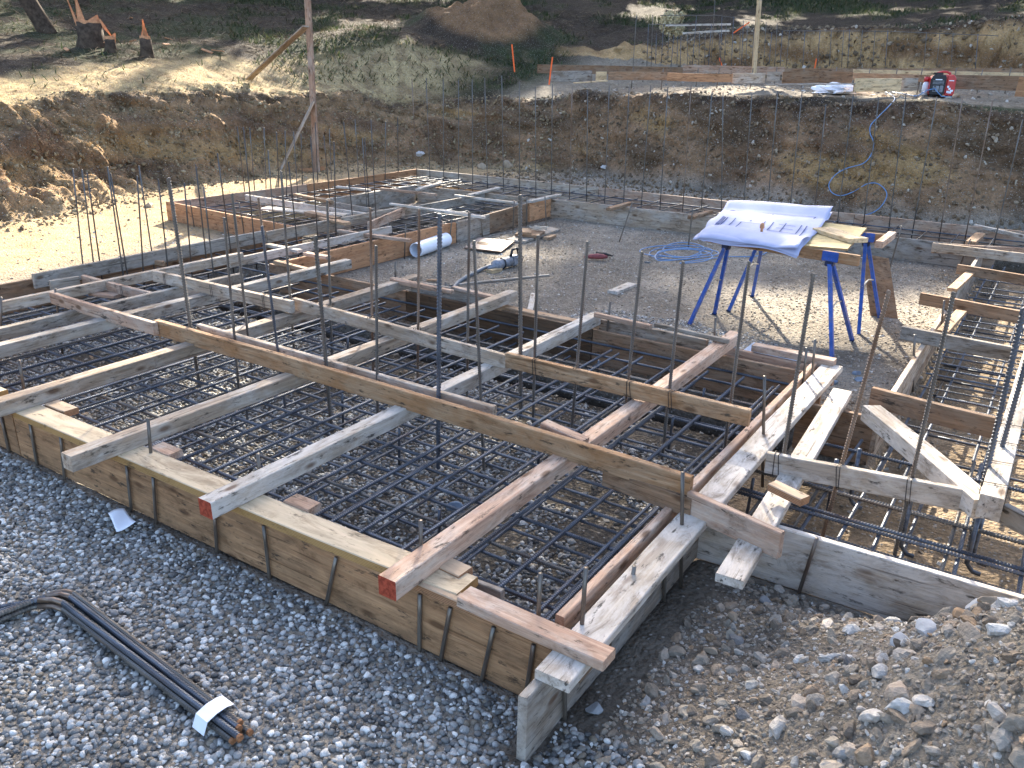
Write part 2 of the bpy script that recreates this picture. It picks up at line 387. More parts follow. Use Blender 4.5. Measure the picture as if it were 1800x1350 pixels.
def tps(C, lam=.02):
    C = np.array(C); n = len(C); d = np.hypot(C[:, None, 0]-C[None, :, 0], C[:, None, 1]-C[None, :, 1])
    K = np.where(d > 0, d*d*np.log(d+1e-9), 0)+lam*np.eye(n)*10
    P = np.c_[np.ones(n), C[:, :2]]; A = np.block([[K, P], [P.T, np.zeros((3, 3))]])
    w = np.linalg.solve(A, np.r_[C[:, 2], 0, 0, 0])
    def f(x, y):
        out = w[n]+w[n+1]*x+w[n+2]*y
        for i in range(n):
            r = np.hypot(x-C[i, 0], y-C[i, 1]); out = out+w[i]*r*r*np.log(r+1e-9)
        return out
    return f
T1, T2 = tps(CP), tps(CP+CP2 if False else [c for c in CP[23:]]+CP2)
CUT = [(-12.2, 22.0), (-10.9, 23.3), (-9.2, 24.2), (-6.5, 24.9), (-3, 24.7), (0, 24.4), (5, 24.2), (40, 24)]
DIG = [(-8.12, -1.22, 2.25, 5.83, -.05), (-8.1, -1.25, 5.2, 5.83, -.38), (-1.3, 3.0, 3.60, 5.2, -.10), (-.66, 1.3, 5.2, 11.8, -.10), (-8.1, 3, 11.95, 13.45, -.28),
       (-8.12, -6.95, 5.8, 12, -.28), (-11.1, -8.1, 7.75, 9.3, -.28), (-11.1, -9.7, 7.75, 13.45, -.28), (-11.1, -8, 11.6, 13.45, -.28)]
def ss(a, b, x): t = np.clip((x-a)/(b-a), 0, 1); return t*t*(3-2*t)
def height(x, y):
    x = np.asarray(x, float); y = np.asarray(y, float)
    fl = .018*fbm(x, y, .7, 4, 1)+.012*fbm(x, y, 4, 4, 2)
    for x0, x1, y0, y1, dz in DIG:
        e = .07; m = ss(x0-e, x0, x)*(1-ss(x1, x1+e, x))*ss(y0-e, y0, y)*(1-ss(y1, y1+e, y))
        fl = fl + m*np.minimum(0, dz-fl)*1.0
    # spoil heap at the right foreground
    mnd = np.exp(-(((x-1.1)/1.3)**2+((y-2.5)/.95)**2)**1.2)*1.24*(1+.16*fbm(x, y, 2.2, 4, 5))
    mnd = mnd*(1-ss(3.22, 3.50, y))
    fl = fl+np.maximum(mnd-.02, 0)+.05*np.maximum(0, fbm(x, y, 3, 4, 12))*ss(-1.0, -.4, x)*(1-ss(3.3, 3.45, y))
    # loose dirt heaps
    fl = fl+.10*np.exp(-((x+6.9)**2/.25+(y-12.9)**2/9))*0
    s = sdist(x, y, TOE) + .35*fbm(x, y, .55, 4, 8)
    far = np.hypot(x, y)
    a = np.where(far > 44, 44/np.maximum(far, 1e-6), 1.0)
    top = T1(x*a, y*a)+np.maximum(0, far-44)*.12
    top2 = T2(x*a, y*a)+np.maximum(0, far-44)*.12
    c = sdist(x, y, CUT)+.25*fbm(x, y, .7, 4, 9)
    cut = ss(0, .9, c)*ss(-14, -11.0, x)
    top = top*(1-cut)+np.maximum(top2, top)*cut
    # dirt heap on the field
    mp = WD(850, 70, 26.5); top = top+np.maximum(0, 1.0*np.exp(-(((x-mp.x)*.8387+(y-mp.y)*.5446)**2/3.4+((x-mp.x)*-.5446+(y-mp.y)*.8387)**2/1.9)**1.15)*(1+.55*fbm(x, y, 1.3, 5, 3)+.2*fbm(x, y, 4, 3, 37))-.05)
    w = 1.15+.55*ss(-10.5, -13, x)+.25*fbm(x, y, .4, 3, 10)
    u = s/w
    left = ss(-10.5, -13, x)
    pr = np.clip(u, 0, 1)
    steep = pr**.8*.9+.1*ss(.1, .9, pr)
    lw = .06*fbm(x, y, .8, 4, 61)
    ledge = .34*np.clip((u+lw*.3)/.42, 0, 1)+.50*ss(.38, .60, u+lw)+.16*np.clip((u+lw-.55)/.5, 0, 1)
    q = u*3.3+.95*fbm(x, y, .75, 4, 81)+.35*fbm(x, y, 2.6, 3, 82); stair = (np.floor(q)+ss(.50, .95, q-np.floor(q)))/3.3
    stair = np.clip(stair-.95*fbm(x, y, .75, 4, 81)/3.3*(.75), 0, 1)*ss(-.05, .25, u)*(1-ss(.7, 1, u))+ss(.7, 1, u)
    ledge = np.clip(.68*ledge+.32*stair, 0, 1)
    k = steep*(1-left)+ledge*left
    rough = ss(-.15, .15, u)*(1-ss(.95, 1.35, u))
    z = fl+(top-fl)*k
    z = z + rough*.22*fbm(x+y*.6, y-x*.2, .8, 3, 64)*(1-left)
    z = z + rough*((.13+.04*left)*fbm(x, y, 1.6, 5, 4)+(.06+.05*left)*fbm(x, y, 5, 4, 6)+.03*left*fbm(x, y, 11, 3, 66))
    # spurs and gullies running down the left bank
    cc = (x*1.1-y)/1.49; al = (x+y*1.1)/1.49
    sp = 1-2.2*np.abs(fbm(cc+.5*fbm(x, y, .9, 3, 91), al*.30, .85, 3, 92)); sp2 = 1-2.2*np.abs(fbm(cc+.3*fbm(x, y, 2, 3, 93), al*.35, 2.4, 3, 94))
    z = z + left*ss(.0, .25, u)*(1-ss(.85, 1.15, u))*(.20*(sp-.45)+.13*(sp2-.45)+.07*fbm(x, y, 7, 4, 95))
    # crumbs at the toe
    tb = np.exp(-((s+.25)/.4)**2); z = z+tb*(.05+.06*fbm(x, y, 2.5, 4, 7))
    out = ss(.9, 1.3, u)
    z = z+out*(.07*fbm(x, y, .5, 4, 11)+.05*fbm(x, y, 3.2, 4, 13))
    c2 = np.exp(-((c-.45)/.55)**2)*ss(-14, -11, x)*out
    z = z+c2*(.30*fbm(x, y, 1.3, 5, 14)+.14*fbm(x, y, 4, 3, 15))
    return z, s, u, c
def axis(segs):
    out = [segs[0][0]]
    for a, b, st in segs:
        n = max(1, int(round((b-a)/st))); out += list(np.linspace(a, b, n+1)[1:])
    return np.array(out)
XS = axis([(-400, -60, 30), (-60, -30, 1.5), (-30, -16.5, .16), (-16.5, -11.5, .045), (-11.5, 1.2, .05), (1.2, 6, .25), (6, 60, 3), (60, 400, 40)])
YS = axis([(-300, -20, 30), (-20, 0, 1.0), (0, 4, .05), (4, 14.6, .055), (14.6, 17.6, .04), (17.6, 28, .10), (28, 46, .35), (46, 100, 6), (100, 500, 50)])
GX, GY = np.meshgrid(XS, YS, indexing='ij')
GZ, GS, GU, GC = height(GX, GY)
# sideways crumble of the steep face so that it has ledges and hollows
ru = ss(0, .3, GU)*(1-ss(.9, 1.25, GU)); cu = np.exp(-((GC-.45)/.5)**2)*(GU > 1.2)*ss(-14, -11, GX)
dxn = .16*fbm(GY+GZ*1.7, GZ*3+GX*.6, 1.7, 4, 21)+.07*fbm(GY*3, GZ*9+GX, 1.7, 3, 22)
dyn = .16*fbm(GX+GZ*1.7, GZ*3+GY*.6, 1.7, 4, 23)+.07*fbm(GX*3, GZ*9+GY, 1.7, 3, 24)
PX = GX+(ru+1.2*cu)*dxn; PY = GY+(ru+1.2*cu)*dyn
def gz(x, y): return float(height(np.array([x]), np.array([y]))[0][0])
# soil colours by zone, with shade painted in at the pad's back edge
def lerp(a, b, t): return a*(1-t[..., None])+b*t[..., None]
C = lambda *v: np.array(v, float)
n1 = .5+.5*fbm(GX, GY, .9, 5, 31); n2 = .5+.5*fbm(GX, GY, 3.5, 5, 32); n3 = .5+.5*fbm(GX, GY, .25, 4, 33)
col = lerp(C(.19, .168, .138)*np.ones(GX.shape+(3,)), C(.29, .26, .215), ss(.35, .65, n1))          # pit floor, packed grit
col = lerp(col, C(.42, .305, .17), ss(-9.0, -10.5, GX+0*GY)*ss(0, .6, 1-np.abs(GU)*0))                 # sandy floor by the left bank
digm = np.zeros(GX.shape)
for x0, x1, y0, y1, dz in DIG: digm = np.maximum(digm, (GX > x0)*(GX < x1)*(GY > y0)*(GY < y1))
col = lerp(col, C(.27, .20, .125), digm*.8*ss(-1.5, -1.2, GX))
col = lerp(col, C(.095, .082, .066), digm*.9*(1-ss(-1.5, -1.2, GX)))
col = lerp(col, C(.035, .028, .022), digm*.95*(GX < -1.25)*ss(4.95, 5.2, GY)*(GY < 5.95))  # deep shade along the pad's back edge painted into the soil
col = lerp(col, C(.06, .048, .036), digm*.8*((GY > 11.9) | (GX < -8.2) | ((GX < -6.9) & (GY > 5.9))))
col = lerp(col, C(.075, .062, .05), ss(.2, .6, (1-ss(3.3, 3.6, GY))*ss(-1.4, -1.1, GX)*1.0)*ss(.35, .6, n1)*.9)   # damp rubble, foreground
col = lerp(col, C(.23, .205, .165), np.clip(np.exp(-(((GX-1.1)/1.5)**2+((GY-2.4)/1.2)**2))*1.6, 0, 1)*(1-ss(3.3, 3.5, GY)))
soil = lerp(C(.165, .106, .064)*np.ones(GX.shape+(3,)), C(.27, .172, .098), ss(.42, .70, n1))
soil = lerp(soil, C(.30, .20, .11), .8*ss(-11.5, -13, GX)*(ss(.35, .1, GU)+ss(.58, .75, GU)))
v = .5+.5*fbm(GX+GZ*.8, GZ*2.6+GY*.3, .6, 5, 35)
soil = lerp(soil, C(.38, .25, .11), ss(.63, .76, v)*.7)
soil = lerp(soil, C(.10, .068, .042), ss(.50, .36, v)*.75)
soil = lerp(soil, C(.05, .036, .028), ss(.80, .98, GU)*.8*ss(.3, .6, n2))                             # dark topsoil along the rim
col = lerp(col, soil, ss(-.05, .18, GU))
field = lerp(C(.045, .034, .024)*np.ones(GX.shape+(3,)), C(.035, .045, .02), ss(.45, .6, n3*.5+n1*.5))
field = lerp(field, C(.10, .08, .045), ss(.62, .78, n2)*.6)
straw = (ss(-12.8, -14.4, GX))*(1-ss(3.3, 4.0, GS+.4*fbm(GX, GY, .8, 4, 71)))*ss(-6, 0, GY)
field = lerp(field, lerp(C(.30, .22, .12)*np.ones(GX.shape+(3,)), C(.44, .34, .18), ss(.38, .58, .5+.5*fbm(GX, GY, 5, 4, 72))), straw*.95)
mp = WD(850, 70, 26.5)
heap = np.exp(-(((GX-mp.x)*.8387+(GY-mp.y)*.5446)**2/2.6+((GX-mp.x)*-.5446+(GY-mp.y)*.8387)**2/2.2))
field = lerp(field, C(.22, .13, .068), ss(.25, .45, heap))
terr = ss(-12.6, -11.4, GX)*(GY > 16.5)*(GC < .1)
field = lerp(field, C(.26, .225, .175), terr*ss(17.0, 17.6, GY)*.9)
cutc = lerp(C(.44, .29, .14)*np.ones(GX.shape+(3,)), C(.20, .115, .055), ss(.46, .62, v+.08*0))
cutc = lerp(cutc, C(.06, .038, .025), ss(.62, .9, GC))
field = lerp(field, cutc, (GC > -.1)*(GC < 1.0)*ss(-13.5, -11.5, GX)*1.0)
col = lerp(col, field, ss(.95, 1.15, GU))
nx, ny = GX.shape
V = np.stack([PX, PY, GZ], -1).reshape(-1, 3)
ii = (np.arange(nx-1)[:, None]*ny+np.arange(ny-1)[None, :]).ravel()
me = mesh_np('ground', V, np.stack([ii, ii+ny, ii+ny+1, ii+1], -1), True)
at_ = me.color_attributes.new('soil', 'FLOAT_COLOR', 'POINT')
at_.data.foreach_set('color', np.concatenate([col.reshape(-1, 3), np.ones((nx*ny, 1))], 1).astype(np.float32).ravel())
def ground_mat():
    m, t, b = newmat('soil', .92, .12)
    a = N(t, 'ShaderNodeAttribute', attribute_name='soil'); tc = t.nodes.new('ShaderNodeTexCoord'); p = tc.outputs['Object']
    f1 = noise(t, p, 3, 8, .7); f2 = noise(t, p, 22, 6, .7); f3 = noise(t, p, 70, 3, .6)
    c = mix(t, 1.0, a.outputs['Color'], ramp(t, f1, [(.25, (.62, .60, .58)), (.75, (1.35, 1.33, 1.3))]), 'MULTIPLY')
    c = mix(t, 1.0, c, ramp(t, f2, [(.3, (.62, .61, .6)), (.7, (1.35, 1.35, 1.35))]), 'MULTIPLY')
    vo = t.nodes.new('ShaderNodeTexVoronoi'); vo.inputs['Scale'].default_value = 38; t.links.new(p, vo.inputs['Vector'])
    bw = N(t, 'ShaderNodeSeparateColor'); t.links.new(vo.outputs['Color'], bw.inputs[0])
    st = mix(t, 1.0, ramp(t, vo.outputs['Distance'], [(.18, (1, 1, 1)), (.36, (0, 0, 0))]), ramp(t, bw.outputs[0], [(.62, (0, 0, 0)), (.66, (1, 1, 1))]), 'MULTIPLY')
    c = mix(t, st, c, ramp(t, bw.outputs[1], [(0, (.13, .12, .105)), (.6, (.32, .30, .27)), (1, (.45, .42, .37))]))
    t.links.new(c, b.inputs['Base Color'])
    s1 = N(t, 'ShaderNodeMath', operation='ADD'); t.links.new(f2, s1.inputs[0]); t.links.new(f3, s1.inputs[1])
    s2 = N(t, 'ShaderNodeMath', operation='MULTIPLY_ADD'); t.links.new(vo.outputs['Distance'], s2.inputs[0]); s2.inputs[1].default_value = -1.1; t.links.new(s1.outputs[0], s2.inputs[2])
    bump(t, b, s2.outputs[0], .9, .02)
    return m
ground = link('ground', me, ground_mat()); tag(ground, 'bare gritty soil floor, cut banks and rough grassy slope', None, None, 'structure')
def gnd(x, y):
    """height of the ground mesh at many points"""
    return height(np.asarray(x, float), np.asarray(y, float))[0]
# ------------------------------------------------------------ scattered stuff
def stone_mat(name, stops, rough=.75):
    m, t, b = newmat(name, rough, .35); oi = t.nodes.new('ShaderNodeObjectInfo'); tc = t.nodes.new('ShaderNodeTexCoord')
    c = ramp(t, oi.outputs['Random'], stops)
    n = noise(t, tc.outputs['Object'], 3, 4, .6)
    c = mix(t, 1.0, c, ramp(t, n, [(.3, (.75, .75, .75)), (.7, (1.2, 1.2, 1.2))]), 'MULTIPLY')
    t.links.new(c, b.inputs['Base Color']); bump(t, b, n, .3, .1)
    return m
M['pebble'] = stone_mat('river_pebble', [(0, (.032, .031, .030)), (.14, (.21, .21, .20)), (.26, (.078, .077, .073)), (.42, (.44, .435, .41)), (.54, (.19, .185, .17)), (.66, (.19, .155, .11)), (.78, (.34, .34, .33)), (.90, (.72, .70, .64)), (1, (.06, .06, .06))], .55)
M['bankstone'] = stone_mat('bank_stone', [(0, (.08, .057, .036)), (.3, (.19, .13, .075)), (.6, (.13, .095, .06)), (.85, (.25, .18, .11)), (.95, (.36, .30, .22)), (1, (.50, .45, .38))], .9)
M['clod'] = stone_mat('straw_clod', [(0, (.10, .07, .04)), (.4, (.24, .18, .10)), (.7, (.16, .115, .065)), (1, (.38, .31, .19))], .9)
M['rubble'] = stone_mat('angular_rubble', [(0, (.12, .095, .07)), (.25, (.30, .26, .20)), (.45, (.20, .155, .11)), (.65, (.36, .335, .285)), (.8, (.28, .19, .11)), (.94, (.56, .54, .49)), (1, (.14, .13, .12))], .85)
def scatter(name, V, Fq, dens, smin, smax, mat, label, cat, jag=.25, flat=.6, seed=1, nvar=7, sub=2, zoff=0.0, tilt=.6):
    """stones strewn over the patch V, Fq (dens per square metre), built with geometry nodes"""
    me = mesh_np(name, V, Fq); o = link(name, me, mat); tag(o, label, cat, None, 'stuff')
    g = bpy.data.node_groups.new(name, 'GeometryNodeTree')
    g.interface.new_socket('Geometry', in_out='INPUT', socket_type='NodeSocketGeometry')
    g.interface.new_socket('Geometry', in_out='OUTPUT', socket_type='NodeSocketGeometry')
    A = g.nodes.new; L = g.links.new
    gi, go = A('NodeGroupInput'), A('NodeGroupOutput')
    dp = A('GeometryNodeDistributePointsOnFaces'); dp.inputs['Density'].default_value = dens; dp.inputs['Seed'].default_value = seed
    L(gi.outputs[0], dp.inputs['Mesh'])
    jn = A('GeometryNodeJoinGeometry')
    for k in range(nvar):
        ic = A('GeometryNodeMeshIcoSphere'); ic.inputs['Radius'].default_value = .5; ic.inputs['Subdivisions'].default_value = sub
        sp = A('GeometryNodeSetPosition'); nz = A('ShaderNodeTexNoise'); nz.noise_dimensions = '4D'
        nz.inputs['W'].default_value = k*5.3+seed; nz.inputs['Scale'].default_value = 1.3; nz.inputs['Detail'].default_value = 1.0
        sb = A('ShaderNodeVectorMath'); sb.operation = 'SUBTRACT'; sb.inputs[1].default_value = (.5, .5, .5)
        sc = A('ShaderNodeVectorMath'); sc.operation = 'SCALE'; sc.inputs['Scale'].default_value = jag*4
        L(nz.outputs['Color'], sb.inputs[0]); L(sb.outputs[0], sc.inputs[0]); L(ic.outputs[0], sp.inputs[0]); L(sc.outputs[0], sp.inputs['Offset'])
        tr = A('GeometryNodeTransform'); rr = random.Random(k+seed*9); tr.inputs['Scale'].default_value = (1, rr.uniform(.62, .95), flat*rr.uniform(.7, 1.15))
        L(sp.outputs[0], tr.inputs[0]); sm = A('GeometryNodeSetShadeSmooth'); sm.inputs['Shade Smooth'].default_value = (jag < .2)
        L(tr.outputs[0], sm.inputs[0])
        ma = A('GeometryNodeSetMaterial'); ma.inputs['Material'].default_value = mat; L(sm.outputs[0], ma.inputs[0])
        gt = A('GeometryNodeGeometryToInstance'); L(ma.outputs[0], gt.inputs[0]); L(gt.outputs[0], jn.inputs[0])
    ip = A('GeometryNodeInstanceOnPoints'); ip.inputs['Pick Instance'].default_value = True
    L(dp.outputs['Points'], ip.inputs['Points']); L(jn.outputs[0], ip.inputs['Instance'])
    rx = A('FunctionNodeRandomValue'); rx.data_type = 'FLOAT_VECTOR'; rx.inputs[0].default_value = (-tilt, -tilt, 0); rx.inputs[1].default_value = (tilt, tilt, 6.283); rx.inputs['Seed'].default_value = seed+3
    L(rx.outputs[0], ip.inputs['Rotation'])
    rs_ = A('FunctionNodeRandomValue'); rs_.data_type = 'FLOAT'; rs_.inputs[2].default_value = 0; rs_.inputs[3].default_value = 1; rs_.inputs['Seed'].default_value = seed+5
    pw = A('ShaderNodeMath'); pw.operation = 'POWER'; pw.inputs[1].default_value = 2.2; L(rs_.outputs[1], pw.inputs[0])
    mr = A('ShaderNodeMapRange'); mr.inputs['To Min'].default_value = smin; mr.inputs['To Max'].default_value = smax; L(pw.outputs[0], mr.inputs[0])
    L(mr.outputs[0], ip.inputs['Scale'])
    tr = A('GeometryNodeSetPosition'); tr.inputs['Offset'].default_value = (0, 0, zoff); L(ip.outputs[0], tr.inputs[0])
    L(tr.outputs[0], go.inputs[0])
    md = o.modifiers.new('scatter', 'NODES'); md.node_group = g
    return o
def patch(x0, x1, y0, y1, st, keep=None, lift=0.0, warp=False):
    xs = np.arange(x0, x1+st/2, st); ys = np.arange(y0, y1+st/2, st); X, Y = np.meshgrid(xs, ys, indexing='ij')
    Z, S, U, Cc = height(X, Y)
    if warp:
        r_ = ss(0, .3, U)*(1-ss(.9, 1.25, U))
        X2 = X+r_*(.16*fbm(Y+Z*1.7, Z*3+X*.6, 1.7, 4, 21)+.07*fbm(Y*3, Z*9+X, 1.7, 3, 22)); Y2 = Y+r_*(.16*fbm(X+Z*1.7, Z*3+Y*.6, 1.7, 4, 23)+.07*fbm(X*3, Z*9+Y, 1.7, 3, 24))
    else: X2, Y2 = X, Y
    n, m = X.shape; V_ = np.stack([X2, Y2, Z+lift], -1).reshape(-1, 3)
    i = (np.arange(n-1)[:, None]*m+np.arange(m-1)[None, :]); F_ = np.stack([i, i+m, i+m+1, i+1], -1).reshape(-1, 4)
    if keep is not None:
        cx = X[:-1, :-1].ravel()+st/2; cy = Y[:-1, :-1].ravel()+st/2
        k = keep(cx, cy, S[:-1, :-1].ravel(), U[:-1, :-1].ravel()); F_ = F_[k]
    return V_, F_
def nzk(x, y, s, seed): return .5+.5*fbm(x, y, s, 3, seed)
# near gravel bed, two layers
kg = lambda x, y, s, u: (x < -1.16+.0*y) | (x < -.75+.5*(nzk(x, y, 2, 3)-.5)-(y-1.6)*.35)
Vp, Fp = patch(-7.5, -.3, .35, 2.16, .06, lambda x, y, s, u: kg(x, y, s, u) & ~((x > -1.24) & (x < -1.13) & (y > 1.9)))
scatter('pebble_bed', Vp, Fp, 3000, .015, .039, M['pebble'], 'rounded blue-grey drainage pebbles spread in front of the near form board', 'gravel', .12, .62, 2, zoff=.004)
scatter('pebble_underlayer', Vp, Fp, 2200, .014, .030, M['pebble'], 'small dark pebbles packed under the surface of the near gravel bed', 'gravel', .12, .62, 11, zoff=-.006)
Vp, Fp = patch(-8.0, -1.3, 2.26, 5.1, .06, lambda x, y, s, u: (nzk(x, y, 1.1, 5)+.10*(y < 2.9)-.15*(x > -2.3)*(y > 2.8)-.10*(y > 4.6) > .385))
scatter('pad_pebbles', Vp, Fp, 2300, .016, .038, M['pebble'], 'grey pebbles lying under the rebar mat inside the wide pad form', 'gravel', .12, .62, 4, zoff=.002)
Vp, Fp = patch(-3.9, -1.7, 6.3, 7.9, .08, lambda x, y, s, u: nzk(x, y, 1.4, 8)-.25*np.hypot((x+3)/1.2, (y-6.8)/.6) > .27)
scatter('courtyard_pebbles', Vp, Fp, 1500, .016, .036, M['pebble'], 'patch of blue-grey pebbles on the courtyard floor behind the pad form', 'gravel', .12, .62, 5)
Vp, Fp = patch(-8.1, -1.3, 2.3, 5.8, .1)
scatter('pad_grit', Vp, Fp, 160, .02, .07, M['rubble'], 'odd brown stones lying between the pebbles inside the pad form', 'stones', .3, .6, 6, sub=1)
# rubble at the right foreground
Vp, Fp = patch(-1.12, 2.2, .3, 3.45, .06, lambda x, y, s, u: x > -1.0-.25*(y < 1.9))
scatter('rubble_fine', Vp, Fp, 3600, .007, .032, M['rubble'], 'fine angular rubble on the spoil heap at the right foreground', 'rubble', .3, .6, 7, sub=1)
scatter('rubble_coarse', Vp, Fp, 260, .022, .085, M['rubble'], 'larger angular stones on the spoil heap at the right foreground', 'rubble', .26, .6, 8, sub=2, tilt=1)
# pit floor grit, trench, banks
Vp, Fp = patch(-6.8, -.7, 5.95, 11.8, .15)
scatter('courtyard_grit', Vp, Fp, 620, .008, .040, M['rubble'], 'pale grit scattered over the courtyard floor', 'grit', .3, .5, 9, sub=1)
Vp, Fp = patch(-1.1, 1.4, 3.6, 11.7, .12)
scatter('trench_grit', Vp, Fp, 170, .010, .045, M['rubble'], 'pebbles and grit on the sandy floor of the right trench', 'grit', .3, .5, 10, sub=1)
Vp, Fp = patch(-13.6, -8.3, 2.0, 16.5, .2, lambda x, y, s, u: u < .2)
scatter('left_floor_grit', Vp, Fp, 40, .015, .06, M['rubble'], 'small stones on the sunlit sandy floor by the left bank', 'grit', .3, .6, 12, sub=1)
Vp, Fp = patch(-11, 3, 13.6, 18.3, .12, lambda x, y, s, u: u < 1.25, warp=True)
scatter('bank_stones', Vp, Fp, 190, .015, .10, M['bankstone'], 'stones sticking out of the far earth bank and lying at its foot', 'stones', .3, .7, 13, sub=1, tilt=1.5)
Vp, Fp = patch(-17, -10, 1.0, 18.5, .12, lambda x, y, s, u: (u > -.3) & (u < 1.2), warp=True)
scatter('left_bank_clods', Vp, Fp, 130, .02, .10, M['clod'], 'clods and stones crumbling down the left earth bank', 'clods', .3, .7, 14, sub=1, tilt=1.5)
Vp, Fp = patch(-11, 4, 17.5, 25, .3, lambda x, y, s, u: u > 1.1)
scatter('terrace_stones', Vp, Fp, 12, .03, .14, M['rubble'], 'stones lying on the upper terrace', 'stones', .3, .7, 15, sub=1)
Vp, Fp = patch(-11, 4, 23.5, 26.6, .12)
scatter('cut_stones', Vp, Fp, 60, .03, .16, M['bankstone'], 'stones sticking out of the upper earth cut', 'stones', .3, .7, 16, sub=1, tilt=1.5)
# blades: grass, straw, twigs as single meshes
def blades(name, P, ln, wd, up, mat, label, cat, seed=0):
    rs = np.random.default_rng(seed); n = len(P); a = rs.random(n)*2*np.pi
    ln = ln*(.5+rs.random(n)); lean = (1-up)+.5*rs.random(n)*(1-up)+.15
    d = np.stack([np.cos(a)*lean, np.sin(a)*lean, np.full(n, up)+rs.random(n)*.1], -1); d /= np.linalg.norm(d, axis=1)[:, None]
    s = np.stack([-np.sin(a), np.cos(a), np.zeros(n)], -1)*wd
    V_ = np.stack([P-s, P+s, P+d*ln[:, None]*.6+s*.7-[0, 0, 0], P+d*ln[:, None]*.6-s*.7, P+d*ln[:, None]*1.0-[0, 0, .0]*np.ones((n, 1))], 1).reshape(-1, 3)
    b = np.arange(n)*5
    Q = np.concatenate([np.stack([b, b+1, b+2, b+3], -1), np.stack([b+3, b+2, b+4, b+4], -1)])
    tri = np.concatenate([np.stack([b, b+1, b+2], -1), np.stack([b, b+2, b+3], -1), np.stack([b+3, b+2, b+4], -1)])
    me = mesh_np(name, V_, tri, False); o = link(name, me, mat); return tag(o, label, cat, None, 'stuff')
def leafy(name, stops, sc=2.0):
    m, t, b = newmat(name, .8, .15); g = t.nodes.new('ShaderNodeNewGeometry'); tc = t.nodes.new('ShaderNodeTexCoord')
    c = ramp(t, g.outputs['Random Per Island'], stops); n = noise(t, tc.outputs['Object'], sc, 4, .6)
    c = mix(t, 1.0, c, ramp(t, n, [(.3, (.6, .6, .6)), (.7, (1.4, 1.4, 1.4))]), 'MULTIPLY')
    t.links.new(c, b.inputs['Base Color'])
    tr = t.nodes.new('ShaderNodeBsdfTranslucent'); t.links.new(c, tr.inputs[0]); mx = t.nodes.new('ShaderNodeMixShader'); mx.inputs[0].default_value = .3
    t.links.new(b.outputs[0], mx.inputs[1]); t.links.new(tr.outputs[0], mx.inputs[2]); t.links.new(mx.outputs[0], t.nodes['Material Output'].inputs[0])
    return m
M['grass'] = leafy('field_grass', [(0, (.028, .048, .016)), (.5, (.05, .075, .028)), (.8, (.09, .09, .045)), (1, (.17, .14, .08))])
M['straw'] = leafy('dry_straw', [(0, (.30, .22, .10)), (.5, (.50, .39, .20)), (1, (.70, .58, .34))])
M['twig'] = leafy('brush_twigs', [(0, (.07, .05, .035)), (.6, (.16, .12, .08)), (1, (.35, .29, .22))])
M['needle'] = leafy('conifer_needles', [(0, (.018, .035, .012)), (.5, (.035, .06, .02)), (1, (.06, .085, .03))], .6)
def strew(n, x0, x1, y0, y1, cond, seed):
    rs = np.random.default_rng(seed); x = rs.uniform(x0, x1, n); y = rs.uniform(y0, y1, n)
    Z, S, U, Cc = height(x, y); k = cond(x, y, S, U, Cc); return np.stack([x, y, Z], -1)[k]
gk = lambda x, y: .5+.5*fbm(x, y, .25, 4, 33)*.5+.25*fbm(x, y, .9, 5, 31)
hp = lambda x, y: np.hypot((x-mp.x), (y-mp.y))
P = strew(150000, -38, 6, 4, 42, lambda x, y, s, u, c: (u > 1.3) & (s > 2.2) & (hp(x, y) > 2.3) & (gk(x, y) > .50) & ((x < -12.3) | (c > 1.0)) & ((np.arctan2(y, x) < 2.46) | (np.random.default_rng(1).random(len(x)) < .15)), 3)
blades('field_grass', P, .16, .012, .55, M['grass'], 'short green grass and weeds on the rough slope beyond the dig', 'grass', 3)
P = strew(30000, -18.5, -11, -2, 19, lambda x, y, s, u, c: (u > .9) & (s < 3.7) & ((x < -13.4) | (y < 14)), 4)
blades('dry_straw', P, .07, .006, .25, M['straw'], 'trampled dry straw along the top of the left bank', 'straw', 4)
P = strew(26000, -34, -13, 4, 28, lambda x, y, s, u, c: (s > 3.8) & (hp(x, y) > 2.4), 5)
blades('brush_twigs', P, .45, .009, .12, M['twig'], 'broken twigs and brush littering the shaded slope', 'twigs', 5)
P = strew(16000, -16.5, -11, 2, 18, lambda x, y, s, u, c: (u > .05) & (u < .95), 6)
blades('bank_roots', P, .06, .006, .3, M['straw'], 'dry roots and straw hanging on the left bank', 'roots', 6)
# ------------------------------------------------------------ form boards
T = .286
FG = 'form boards on edge'
def form(a, b, mat, label, h=.29, w=.038, top=T, name='form_board'):
    return beam(name, (a[0], a[1], top), (b[0], b[1], top), w, h, mat, label, 'form board', FG, warp=.003)
form((-1.21, 2.21), (-5.02, 2.21), 'form', 'long amber form board along the front of the pad, ending at the near corner')
form((-5.03, 2.208), (-9.2, 2.208), 'form', 'amber form board at the left edge of the photo, continuing the front of the pad')
form((-1.18, 1.92), (-1.18, 3.60), 'grey', 'grey stained board whose free end sticks out past the near corner')
form((-1.20, 3.545), (2.6, 3.60), 'white', 'cement-greyed form board running right behind the rubble heap', h=.30, top=.292)
form((-1.16, 5.24), (-.69, 5.24), 'brown', 'short dark form board at the inner corner, under the loose planks', h=.33)
form((-.68, 5.24), (-.68, 9.0), 'weath', 'form board along the left side of the right trench, front length')
form((-.70, 9.02), (-.70, 11.85), 'grey', 'form board along the left side of the right trench, back length')
form((1.25, 3.7), (1.25, 11.8), 'grey', 'form board along the far side of the right trench')
